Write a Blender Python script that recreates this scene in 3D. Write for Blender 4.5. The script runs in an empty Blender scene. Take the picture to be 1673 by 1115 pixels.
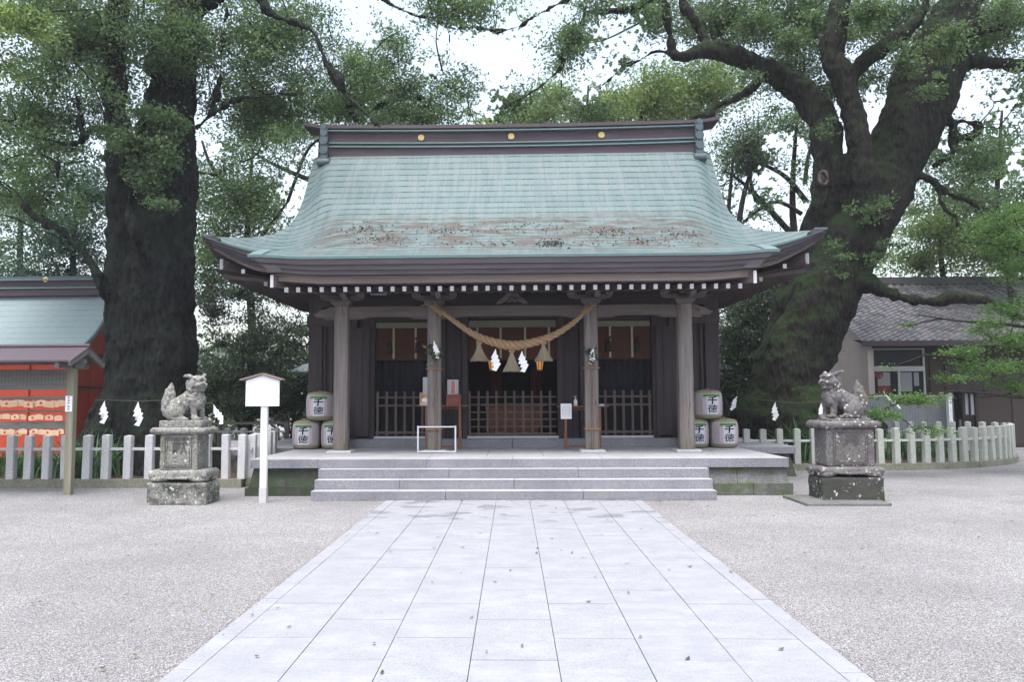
import bpy, bmesh, math, random
import numpy as np
from mathutils import Matrix, Vector, noise
R_ = math.radians
rng = np.random.default_rng(7); random.seed(7)
sc = bpy.context.scene; COL = sc.collection
# ------------------------------------------------------------------ camera
FPX, CAMH = 1300.0, 1.6
YAW, PITCH, ROLL = R_(1.63), math.atan(97/1300), -R_(.29)
cam_d = bpy.data.cameras.new("camera"); cam = bpy.data.objects.new("camera", cam_d); COL.objects.link(cam)
cam_d.sensor_width = 36; cam_d.lens = 36*FPX/1673; cam_d.shift_x = .0222; cam_d.shift_y = .0001
cam_d.clip_start = .05; cam_d.clip_end = 500
RM = Matrix.Rotation(YAW, 3, 'Z') @ Matrix.Rotation(math.pi/2+PITCH, 3, 'X') @ Matrix.Rotation(ROLL, 3, 'Z')
cam.matrix_world = Matrix.Translation((0, 0, CAMH)) @ RM.to_4x4()
sc.camera = cam
RMn = np.array(RM); CX, CY = 799.413, 557.687
# ------------------------------------------------------------------ world, sun, exposure
SUN_EL, SUN_AZ = 70, 195      # azimuth measured clockwise from +Y; the soft sun stands behind the camera
w = bpy.data.worlds.new("World"); sc.world = w; w.use_nodes = True
nt = w.node_tree; bg = nt.nodes['Background']
sky = nt.nodes.new('ShaderNodeTexSky'); sky.sky_type = 'NISHITA'; sky.sun_disc = False
sky.sun_elevation = R_(SUN_EL); sky.sun_rotation = R_(SUN_AZ); sky.dust_density = 4; sky.air_density = 1.3; sky.ozone_density = 1.2
hs = nt.nodes.new('ShaderNodeHueSaturation'); hs.inputs['Saturation'].default_value = .6
nt.links.new(sky.outputs[0], hs.inputs['Color']); nt.links.new(hs.outputs[0], bg.inputs[0]); bg.inputs[1].default_value = .15
sun_d = bpy.data.lights.new("sun", 'SUN'); sun = bpy.data.objects.new("sun", sun_d); COL.objects.link(sun)
sun_d.energy = 1.5; sun_d.angle = R_(35); sun_d.color = (1, .98, .97)
az, el = R_(SUN_AZ), R_(SUN_EL)
sdir = Vector((math.sin(az)*math.cos(el), math.cos(az)*math.cos(el), math.sin(el)))
sun.rotation_euler = sdir.to_track_quat('Z', 'Y').to_euler()
sc.view_settings.view_transform = 'Standard'; sc.view_settings.look = 'None'
sc.view_settings.exposure = 1.45; sc.view_settings.gamma = 1
sc.cycles.max_bounces = 8; sc.cycles.use_denoising = True
# ------------------------------------------------------------------ pixel <-> world
def ray(x, y): return RM @ Vector(((x-CX)/FPX, -(y-CY)/FPX, -1.0))
def PY(x, y, Y):
    d = ray(x, y); t = Y/d.y; return Vector((d.x*t, Y, CAMH+d.z*t))
def PZ(x, y, Z=0.0):
    d = ray(x, y); t = (Z-CAMH)/d.z; return Vector((d.x*t, d.y*t, Z))
def projn(P):
    q = (P-np.array([0, 0, CAMH])) @ RMn
    return CX+FPX*q[:, 0]/-q[:, 2], CY-FPX*q[:, 1]/-q[:, 2]
# ------------------------------------------------------------------ materials
MATS = {}
def nodes(name, rough=.8, spec=.3):
    m = bpy.data.materials.new(name); m.use_nodes = True; MATS[name] = m
    n = m.node_tree; b = n.nodes['Principled BSDF']
    b.inputs['Roughness'].default_value = rough; b.inputs['Specular IOR Level'].default_value = spec
    return m, n, b
def ramp(n, fac, stops):
    r = n.nodes.new('ShaderNodeValToRGB'); e = r.color_ramp.elements
    while len(e) < len(stops): e.new(.5)
    for k, (p, c) in enumerate(stops):
        e[k].position = p; e[k].color = (c, c, c, 1) if isinstance(c, (int, float)) else (*c, 1)
    n.links.new(fac, r.inputs[0]); return r.outputs[0]
def coord(n, kind='Object', scale=(1, 1, 1), loc=(0, 0, 0)):
    t = n.nodes.new('ShaderNodeTexCoord'); mp = n.nodes.new('ShaderNodeMapping')
    mp.inputs['Scale'].default_value = scale; mp.inputs['Location'].default_value = loc
    n.links.new(t.outputs[kind], mp.inputs[0]); return mp.outputs[0]
def wcoord(n, scale=(1, 1, 1)):
    t = n.nodes.new('ShaderNodeNewGeometry'); mp = n.nodes.new('ShaderNodeMapping')
    mp.inputs['Scale'].default_value = scale; n.links.new(t.outputs['Position'], mp.inputs[0]); return mp.outputs[0]
def tnoise(n, vec, scale, detail=4, rough=.6):
    t = n.nodes.new('ShaderNodeTexNoise'); t.inputs['Scale'].default_value = scale
    t.inputs['Detail'].default_value = detail; t.inputs['Roughness'].default_value = rough
    n.links.new(vec, t.inputs['Vector']); return t.outputs['Fac']
def tvor(n, vec, scale, out='Distance', feature='F1'):
    t = n.nodes.new('ShaderNodeTexVoronoi'); t.feature = feature; t.inputs['Scale'].default_value = scale
    n.links.new(vec, t.inputs['Vector']); return t.outputs[out]
def mixc(n, fac, a, b, mode='MIX'):
    m = n.nodes.new('ShaderNodeMix'); m.data_type = 'RGBA'; m.blend_type = mode
    for s, v in ((m.inputs[0], fac), (m.inputs[6], a), (m.inputs[7], b)):
        if isinstance(v, (int, float)): s.default_value = v
        elif isinstance(v, tuple): s.default_value = (*v, 1)
        else: n.links.new(v, s)
    return m.outputs[2]
def mth(n, op, a, b=0.0):
    m = n.nodes.new('ShaderNodeMath'); m.operation = op
    for s, v in ((m.inputs[0], a), (m.inputs[1], b)):
        if isinstance(v, (int, float)): s.default_value = v
        else: n.links.new(v, s)
    return m.outputs[0]
def bump(n, b, h, strength=.5, dist=.02):
    bp = n.nodes.new('ShaderNodeBump'); bp.inputs['Strength'].default_value = strength; bp.inputs['Distance'].default_value = dist
    n.links.new(h, bp.inputs['Height']); n.links.new(bp.outputs[0], b.inputs['Normal'])
def plain(name, col, rough=.7, spec=.3, var=.15, sc_=6, bmp=.2, emit=0):
    m, n, b = nodes(name, rough, spec)
    v = wcoord(n); f = tnoise(n, v, sc_, 6)
    c = mixc(n, f, tuple(x*(1-var*1.6) for x in col), tuple(min(1, x*(1+var)) for x in col))
    n.links.new(c, b.inputs['Base Color'])
    if bmp: bump(n, b, tnoise(n, v, sc_*8, 5), bmp, .004)
    if emit: b.inputs['Emission Color'].default_value = (*col, 1); b.inputs['Emission Strength'].default_value = emit
    return m
def wood(name, dark, light, axis='z', rough=.75, grain=30, bottom=None):
    m, n, b = nodes(name, rough, .25)
    s = {'z': (grain, grain, 1.1), 'x': (1.1, grain, grain), 'y': (grain, 1.1, grain)}[axis]
    v = wcoord(n, s); g = tnoise(n, v, 1, 8, .7); big = tnoise(n, wcoord(n, tuple(k*.18 for k in s)), 1, 4)
    f = mth(n, 'ADD', mth(n, 'MULTIPLY', g, .6), mth(n, 'MULTIPLY', big, .4))
    c = ramp(n, f, [(.32, dark), (.5, tuple((a+b_)/2 for a, b_ in zip(dark, light))), (.68, light)])
    if bottom:                                  # weather stain climbing from the foot of the post
        z = n.nodes.new('ShaderNodeSeparateXYZ'); n.links.new(wcoord(n), z.inputs[0])
        zz = mth(n, 'ADD', z.outputs[2], mth(n, 'MULTIPLY', tnoise(n, wcoord(n, (9, 9, 3)), 1), .5))
        c = mixc(n, ramp(n, zz, [(0.0, 1), (.0001, 1), (1, 0)]) if 0 else ramp(n, mth(n, 'SUBTRACT', zz, bottom[0]), [(.0, 1.0), (.35, 0.0)]), c, bottom[1])
    if bottom:
        ck = tnoise(n, wcoord(n, (7, 7, .22)), 1, 3, .5); c = mixc(n, ramp(n, ck, [(.478, 0.0), (.487, .85), (.495, 0.0)]), c, (.025, .02, .02))
        ck = tnoise(n, wcoord(n, (11, 11, .3)), 1.3, 3, .5); c = mixc(n, ramp(n, ck, [(.55, 0.0), (.557, .8), (.563, 0.0)]), c, (.03, .025, .025))
    n.links.new(c, b.inputs['Base Color']); bump(n, b, g, .5, .006); return m
def granite(name, a, b_, moss=0, speck=160, rough=.75, mosscol=(.05, .075, .03)):
    m, n, b = nodes(name, rough, .3); v = wcoord(n)
    sp = tvor(n, v, speck, 'Color'); big = tnoise(n, v, 1.3, 6)
    c = mixc(n, ramp(n, sp, [(.15, 0.0), (.75, 1.0)]), a, b_)
    c = mixc(n, mth(n, 'MULTIPLY', ramp(n, big, [(.4, 0.0), (.7, 1.0)]), .35), c, tuple(k*.6 for k in a))
    if moss:
        c = mixc(n, mth(n, 'MULTIPLY', ramp(n, tnoise(n, wcoord(n, (3, 3, 1.2)), 2.1, 9, .75), [(.42, 0.0), (.6, 1.0)]), min(.8, moss)), c, tuple(k*.35 for k in a))
        mf = tnoise(n, wcoord(n, (1, 1, 1.6)), 2.3, 10, .78)
        c = mixc(n, ramp(n, mf, [(.62-.3*moss, 0.0), (.7-.2*moss, .9)]), c, mosscol)
    n.links.new(c, b.inputs['Base Color']); bump(n, b, tnoise(n, v, 90, 4), .3, .004); return m
# stone blotched with lichen
def lichen(name, base, green, spots=.5, purple=(.16, .13, .15)):
    m, n, b = nodes(name, .9, .15); v = coord(n)
    c = mixc(n, ramp(n, tnoise(n, v, 5, 8, .7), [(.38, 0.0), (.62, 1.0)]), base, purple)
    c = mixc(n, ramp(n, tnoise(n, v, 2.6, 6, .6), [(.52, 0.0), (.68, .75)]), c, green)
    c = mixc(n, ramp(n, tnoise(n, v, 38, 5, .6), [(.5, 0.0), (.62, .8)]), c, (.055, .055, .05))
    dv = n.nodes.new('ShaderNodeVectorMath'); dv.operation = 'ADD'; nz = n.nodes.new('ShaderNodeTexNoise'); nz.inputs['Scale'].default_value = 30
    n.links.new(v, nz.inputs['Vector']); sclv = n.nodes.new('ShaderNodeVectorMath'); sclv.operation = 'SCALE'; sclv.inputs[3].default_value = .07
    n.links.new(nz.outputs['Color'], sclv.inputs[0]); n.links.new(v, dv.inputs[0]); n.links.new(sclv.outputs[0], dv.inputs[1])
    d = tvor(n, dv.outputs[0], 14); msk = tnoise(n, v, 4, 3)
    sp = mth(n, 'MULTIPLY', ramp(n, d, [(.22, 1.0), (.30, 0.0)]), ramp(n, msk, [(.62-.3*spots, 0.0), (.7-.3*spots, 1.0)]))
    d2 = tvor(n, dv.outputs[0], 31)
    sp2 = mth(n, 'MULTIPLY', ramp(n, d2, [(.2, 1.0), (.3, 0.0)]), ramp(n, tnoise(n, v, 7, 3), [(.58, 0.0), (.64, .8)]))
    c = mixc(n, mth(n, 'MAXIMUM', sp, sp2), c, (.46, .47, .43))
    n.links.new(c, b.inputs['Base Color']); bump(n, b, tnoise(n, v, 45, 8, .7), .8, .012); return m
def leafmat(name, c1, c2, trans=.35, nsc=.6, rough=.45):
    m, n, b = nodes(name, rough, .35)
    at = n.nodes.new('ShaderNodeAttribute'); at.attribute_name = 'tone'
    big = tnoise(n, wcoord(n), nsc, 3)
    f = mth(n, 'ADD', mth(n, 'MULTIPLY', at.outputs['Fac'], .8), mth(n, 'MULTIPLY', big, .3))
    c = ramp(n, f, [(.15, c1), (.85, c2)])
    n.links.new(c, b.inputs['Base Color'])
    tr = n.nodes.new('ShaderNodeBsdfTranslucent'); mx = n.nodes.new('ShaderNodeMixShader'); mx.inputs[0].default_value = trans
    n.links.new(mixc(n, 1.0, c, (1.3, 1.5, .7), 'MULTIPLY'), tr.inputs[0])
    o = n.nodes['Material Output']; n.links.new(b.outputs[0], mx.inputs[1]); n.links.new(tr.outputs[0], mx.inputs[2]); n.links.new(mx.outputs[0], o.inputs[0])
    return m
def bark(name, dark, light, moss, mossamt=.5):
    m, n, b = nodes(name, .9, .15)
    v = wcoord(n, (11, 11, 4)); g = tnoise(n, v, 1, 12, .8); vr = tvor(n, wcoord(n, (14, 14, 5)), 1, 'Distance')
    c = mixc(n, ramp(n, g, [(.40, 0.0), (.60, 1.0)]), dark, light)
    ge = n.nodes.new('ShaderNodeNewGeometry'); sx = n.nodes.new('ShaderNodeSeparateXYZ'); n.links.new(ge.outputs['Normal'], sx.inputs[0])
    mf = mth(n, 'ADD', mth(n, 'MULTIPLY', sx.outputs[2], .35), tnoise(n, wcoord(n, (1, 1, .7)), 2.6, 10, .8))
    c = mixc(n, ramp(n, mf, [(.75-.35*mossamt, 0.0), (.95-.35*mossamt, .9)]), c, moss)
    n.links.new(c, b.inputs['Base Color']); bump(n, b, mth(n, 'ADD', g, mth(n, 'MULTIPLY', vr, .7)), 1.0, .06); return m
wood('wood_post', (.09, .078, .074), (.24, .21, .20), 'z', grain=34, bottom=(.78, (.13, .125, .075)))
wood('wood_beam', (.06, .05, .05), (.15, .125, .12), 'x')
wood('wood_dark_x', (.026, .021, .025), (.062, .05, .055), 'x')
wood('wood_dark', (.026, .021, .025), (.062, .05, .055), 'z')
wood('wood_dark_y', (.045, .035, .037), (.10, .078, .08), 'y')
wood('wood_lattice', (.06, .045, .042), (.13, .095, .085), 'z')
wood('wood_old_z', (.12, .115, .085), (.30, .28, .21), 'z', grain=25)
wood('wood_old_x', (.09, .09, .085), (.2, .195, .18), 'x', grain=25)
wood('wood_ema', (.5, .33, .2), (.72, .52, .34), 'x', grain=40)
wood('wood_red_brown', (.13, .055, .035), (.26, .12, .08), 'x')
wood('wood_box', (.15, .062, .048), (.22, .09, .07), 'x')
wood('fascia_board', (.042, .037, .042), (.085, .074, .084), 'x', grain=14)
wood('ridge_board', (.055, .042, .052), (.10, .078, .092), 'x', grain=10)
wood('wood_pale_beam', (.09, .074, .07), (.17, .14, .13), 'x')
wood('bamboo_pole', (.09, .06, .055), (.17, .13, .095), 'z', grain=20)
plain('white_paint', (.8, .8, .82), .5, .4, .04, 8, .05)
plain('frame_white', (.52, .52, .56), .4, .4, .05, 8, .05)
plain('worn_white', (.45, .44, .46), .6, .3, .14, 30, .2)
plain('grey_white', (.26, .24, .25), .7, .3, .15, 30, .2)
plain('joint_sand', (.10, .095, .09), .95, .1, .3, 40, .3)
plain('paper', (.82, .82, .84), .8, .1, .02, 8, 0)
plain('sign_board_white', (.92, .92, .95), .5, .3, .01, 8, 0)
plain('poster_red', (.14, .025, .025), .7, .2, .1, 8, 0)
plain('poster_dim', (.20, .21, .21), .6, .3, .06, 60, 0)
plain('poster_white', (.5, .5, .53), .6, .3, .06, 60, 0)
plain('black', (.012, .012, .014), .6, .3, .1, 8, 0)
plain('brush_ink', (.012, .015, .04), .8, .1, .1, 8, 0)
plain('red_ink', (.5, .07, .06), .7, .2, .1, 8, 0)
plain('red_paint', (.50, .065, .03), .6, .35, .14, 3, .2)
plain('gold', (.62, .44, .17), .45, .6, .1, 20, 0)
plain('brass_orange', (.75, .35, .08), .6, .3, .1, 20, 0)
plain('groove_shade', (.085, .08, .08), .95, .1, .2, 20, .3)  # dark colour stands in for the shade inside cut grooves
plain('curtain_navy', (.016, .017, .022), .9, .1, .25, 4, 0)
plain('blind_orange', (.09, .043, .031), .85, .1, .15, 4, 0)
plain('blind_dim', (.10, .042, .03), .85, .1, .15, 4, 0)
plain('brocade', (.19, .20, .14), .8, .2, .4, 40, 0)
plain('ribbon', (.34, .31, .23), .8, .2, .3, 40, 0)
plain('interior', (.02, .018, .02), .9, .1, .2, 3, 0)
plain('iron_dark', (.03, .032, .035), .5, .4, .1, 8, 0)
plain('aluminium', (.30, .32, .30), .45, .5, .05, 8, 0)
plain('grey_panel', (.22, .23, .25), .6, .3, .08, 3, 0)
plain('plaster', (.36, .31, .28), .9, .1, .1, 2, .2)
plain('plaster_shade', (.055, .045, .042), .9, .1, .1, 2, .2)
plain('roof_brown_metal', (.095, .072, .085), .5, .4, .12, 5, .1)
plain('sign_roof', (.20, .15, .145), .6, .3, .1, 5, .1)
plain('pine_green', (.07, .2, .05), .8, .1, .3, 50, 0)
plain('label_pink', (.34, .30, .33), .8, .1, .06, 20, 0)
plain('faded_red', (.52, .27, .26), .8, .1, .1, 20, 0)
plain('faded_blue', (.25, .24, .33), .8, .1, .1, 20, 0)
plain('straw_wrap', (.24, .225, .15), .9, .1, .25, 25, .6)
plain('bottle_clear', (.6, .63, .65), .2, .5, .03, 8, 0)
plain('glass_dark', (.012, .014, .02), .12, .15, .05, 3, 0)
plain('lamp_glow', (1, .45, .12), .6, .2, .02, 3, 0, emit=.14)
plain('black_wood', (.018, .013, .013), .6, .3, .1, 8, .1)
plain('pane_white', (.30, .31, .36), .3, .4, .04, 8, 0)
plain('brass_dark', (.10, .055, .03), .6, .4, .1, 20, 0)
plain('red_dim', (.05, .008, .01), .8, .2, .1, 8, 0)
plain('ceiling_lamp', (1, .95, .75), .6, .2, .02, 3, 0, emit=2.5)
plain('straw_rope', (.33, .22, .13), .95, .1, .35, 40, .9)
plain('tassel_straw', (.30, .25, .18), .95, .1, .4, 60, .6)
plain('twine', (.07, .06, .05), .95, .1, .2, 40, .3)
plain('twine_orange', (.33, .16, .07), .95, .1, .2, 40, .3)
granite('granite', (.10, .10, .115), (.28, .28, .31))
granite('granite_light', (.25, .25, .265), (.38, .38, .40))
granite('stone_plate', (.32, .32, .33), (.44, .44, .46))
granite('stone_fence', (.42, .42, .435), (.58, .58, .59), moss=.1, speck=90, mosscol=(.25, .28, .2))
granite('stone_fence_green', (.34, .36, .33), (.50, .52, .48), moss=.15, speck=90, mosscol=(.22, .26, .17))
granite('stone_kerb', (.16, .16, .12), (.26, .26, .2), moss=.25, speck=60, mosscol=(.09, .105, .06))
granite('stone_base_mossy', (.06, .06, .06), (.10, .10, .10), moss=.75, speck=60, mosscol=(.03, .045, .016))
granite('stone_base_half', (.10, .10, .105), (.16, .16, .16), moss=.6, speck=60, mosscol=(.06, .085, .03))
granite('stone_base', (.11, .11, .115), (.18, .18, .18), moss=.35, speck=60, mosscol=(.07, .1, .035))
lichen('lichen_light', (.26, .26, .24), (.13, .15, .09), .45, (.2, .19, .18))
lichen('lichen_dark', (.155, .15, .15), (.12, .125, .095), .5, (.11, .095, .105))
lichen('lichen_plinth', (.27, .265, .25), (.04, .06, .022), .75, (.035, .04, .03))
lichen('lichen_plinth_dark', (.055, .055, .05), (.03, .045, .018), .45, (.05, .05, .045))
leafmat('leaf_camphor', (.016, .038, .026), (.15, .22, .11), .42)
leafmat('leaf_light', (.045, .08, .04), (.21, .27, .11), .45)
leafmat('leaf_dark', (.012, .026, .022), (.10, .145, .09), .25, rough=.22)
leafmat('leaf_maple', (.05, .11, .04), (.15, .25, .08), .45)
leafmat('leaf_purple', (.05, .04, .045), (.11, .085, .08), .3)
leafmat('leaf_conifer', (.03, .065, .05), (.07, .125, .085), .2)
leafmat('leaf_strap', (.03, .075, .035), (.09, .17, .09), .3, 3)
bark('bark_left', (.005, .006, .006), (.026, .029, .027), (.014, .024, .014), .6)
bark('bark_right', (.005, .005, .006), (.034, .032, .027), (.020, .036, .012), .72)
bark('bark_plain', (.015, .013, .014), (.05, .045, .045), (.05, .07, .03), .1)
# gravel
m, n, b = nodes('gravel', .95, .15); v = wcoord(n)
vc = n.nodes.new('ShaderNodeTexVoronoi'); vc.inputs['Scale'].default_value = 105; n.links.new(v, vc.inputs['Vector'])
bw = n.nodes.new('ShaderNodeRGBToBW'); n.links.new(vc.outputs['Color'], bw.inputs[0])
c = ramp(n, bw.outputs[0], [(.15, (.20, .198, .205)), (.4, (.37, .365, .375)), (.62, (.49, .482, .49)), (.85, (.70, .69, .70))])
c = mixc(n, mth(n, 'MULTIPLY', ramp(n, tnoise(n, v, .45, 8, .65), [(.4, 0.0), (.62, 1.0)]), .42), c, (.20, .195, .2))
c = mixc(n, ramp(n, vc.outputs['Distance'], [(.35, 0.0), (.75, .75)]), c, (.14, .13, .135))
n.links.new(c, b.inputs['Base Color']); bump(n, b, mth(n, 'ADD', mth(n, 'MULTIPLY', vc.outputs['Distance'], -1.0), mth(n, 'MULTIPLY', tnoise(n, v, 14, 3), 1.0)), .9, .02)
# paving, per-slab tone
m, n, b = nodes('paving', .7, .3); v = wcoord(n)
at = n.nodes.new('ShaderNodeAttribute'); at.attribute_name = 'tone'
c = mixc(n, ramp(n, tvor(n, v, 150, 'Color'), [(.2, 0.0), (.8, 1.0)]), (.17, .175, .19), (.29, .297, .315))
c = mixc(n, mth(n, 'MULTIPLY', at.outputs['Fac'], .6), c, (.22, .225, .25))
c = mixc(n, mth(n, 'MULTIPLY', ramp(n, tnoise(n, wcoord(n, (2.2, 2.6, 1)), 1.6, 12, .75), [(.35, 0.0), (.68, 1.0)]), .6), c, (.25, .26, .29))
c = mixc(n, mth(n, 'MULTIPLY', ramp(n, tnoise(n, wcoord(n, (2, 3, 1)), 1.1, 12, .78), [(.45, 0.0), (.75, 1.0)]), .45), c, (.42, .425, .45))
# damp patches near the steps
sy = n.nodes.new('ShaderNodeSeparateXYZ'); n.links.new(v, sy.inputs[0])
wet = mth(n, 'MULTIPLY', ramp(n, tnoise(n, wcoord(n, (1.1, 1.6, 1)), 1.5, 3, .5), [(.565, 0.0), (.60, 1.0)]), ramp(n, mth(n, 'SUBTRACT', sy.outputs[1], 10.2), [(.0, 0.0), (.6, 1.0)]))
c = mixc(n, wet, c, (.16, .165, .18))
n.links.new(c, b.inputs['Base Color']); bump(n, b, tnoise(n, v, 60, 5), .3, .004)
# soil with leaf litter
m, n, b = nodes('litter', .95, .1); v = wcoord(n)
c = ramp(n, tvor(n, v, 26, 'Color'), [(.2, (.035, .026, .024)), (.5, (.07, .05, .045)), (.8, (.15, .10, .08))])
n.links.new(c, b.inputs['Base Color']); bump(n, b, tnoise(n, v, 30, 5), 1, .03)
# copper roof: U across, V down the slope (metres)
def copper(name, exposure, stain):
    m, n, b = nodes(name, .6, .3); uv = coord(n, 'UV')
    wob = tnoise(n, coord(n, 'UV', (1.3, .9, 1)), 1, 3); sv0 = n.nodes.new('ShaderNodeSeparateXYZ'); n.links.new(uv, sv0.inputs[0])
    vv = mth(n, 'ADD', sv0.outputs[1], mth(n, 'MULTIPLY', wob, .05)); row = mth(n, 'DIVIDE', vv, exposure); fr = mth(n, 'FRACT', row); fl = mth(n, 'FLOOR', row)
    ln = ramp(n, fr, [(.0, 1.0), (.13, .95), (.18, 0.0), (.94, 0.0), (1.0, .35)])
    uu = mth(n, 'ADD', mth(n, 'DIVIDE', sv0.outputs[0], 1.25), mth(n, 'MULTIPLY', fl, .377)); vfr = mth(n, 'FRACT', uu)
    vl = ramp(n, vfr, [(.0, .4), (.009, .4), (.014, 0.0)])
    cb = n.nodes.new('ShaderNodeCombineXYZ'); n.links.new(mth(n, 'FLOOR', uu), cb.inputs[0]); n.links.new(fl, cb.inputs[1])
    wn = n.nodes.new('ShaderNodeTexWhiteNoise'); n.links.new(cb.outputs[0], wn.inputs['Vector'])
    c = mixc(n, wn.outputs['Value'], (.088, .140, .138), (.113, .166, .160))
    c = mixc(n, mth(n, 'MAXIMUM', ln, vl), c, (.012, .018, .024))
    st = tnoise(n, coord(n, 'UV', (5, .45, 1)), 1, 7, .65)
    c = mixc(n, mth(n, 'MULTIPLY', ramp(n, st, [(.42, 0.0), (.6, 1.0)]), .6), c, (.14, .165, .172))
    c = mixc(n, mth(n, 'MULTIPLY', ramp(n, tnoise(n, coord(n, 'UV', (16, .8, 1)), 1, 5, .6), [(.48, 0.0), (.62, 1.0)]), .45), c, (.06, .10, .118))
    if not stain: c = mixc(n, .6, c, (.25, .32, .33))
    if stain:
        sv = n.nodes.new('ShaderNodeSeparateXYZ'); n.links.new(uv, sv.inputs[0])
        band = ramp(n, mth(n, 'MULTIPLY', sv.outputs[1], .15), [(.43, 0.0), (.52, 1.0), (.80, 1.0), (.93, .15)])
        rs = ramp(n, tnoise(n, coord(n, 'UV', (1.2, 2.6, 1), (3.3, 0, 0)), 1.2, 9, .72), [(.45, 0.0), (.56, 1.0)])
        edge = ramp(n, mth(n, 'MULTIPLY', mth(n, 'ABSOLUTE', sv.outputs[0]), .2), [(.68, 1.0), (.88, 0.0)])
        c = mixc(n, mth(n, 'MULTIPLY', mth(n, 'MULTIPLY', mth(n, 'MULTIPLY', band, rs), edge), .8), c, (.07, .048, .038))
        dr = ramp(n, tnoise(n, coord(n, 'UV', (9, 13, 1)), 1, 4, .7), [(.58, 0.0), (.61, 1.0)])
        c = mixc(n, mth(n, 'MULTIPLY', mth(n, 'MULTIPLY', mth(n, 'MULTIPLY', dr, band), edge), .75), c, (.075, .05, .045))
    n.links.new(c, b.inputs['Base Color']); bump(n, b, ln, -.5 if 0 else .4, .02); return m
copper('copper_roof', .25, True); copper('copper_small', .22, False)
plain('copper_edge', (.13, .195, .2), .55, .4, .2, 6, .1)
plain('copper_dull', (.055, .085, .10), .5, .5, .2, 6, .1)
# tiled roof
m, n, b = nodes('grey_tile', .35, .5)
at = n.nodes.new('ShaderNodeAttribute'); at.attribute_name = 'tone'
n.links.new(ramp(n, at.outputs['Fac'], [(0, (.045, .045, .05)), (1, (.15, .14, .145))]), b.inputs['Base Color'])
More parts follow.
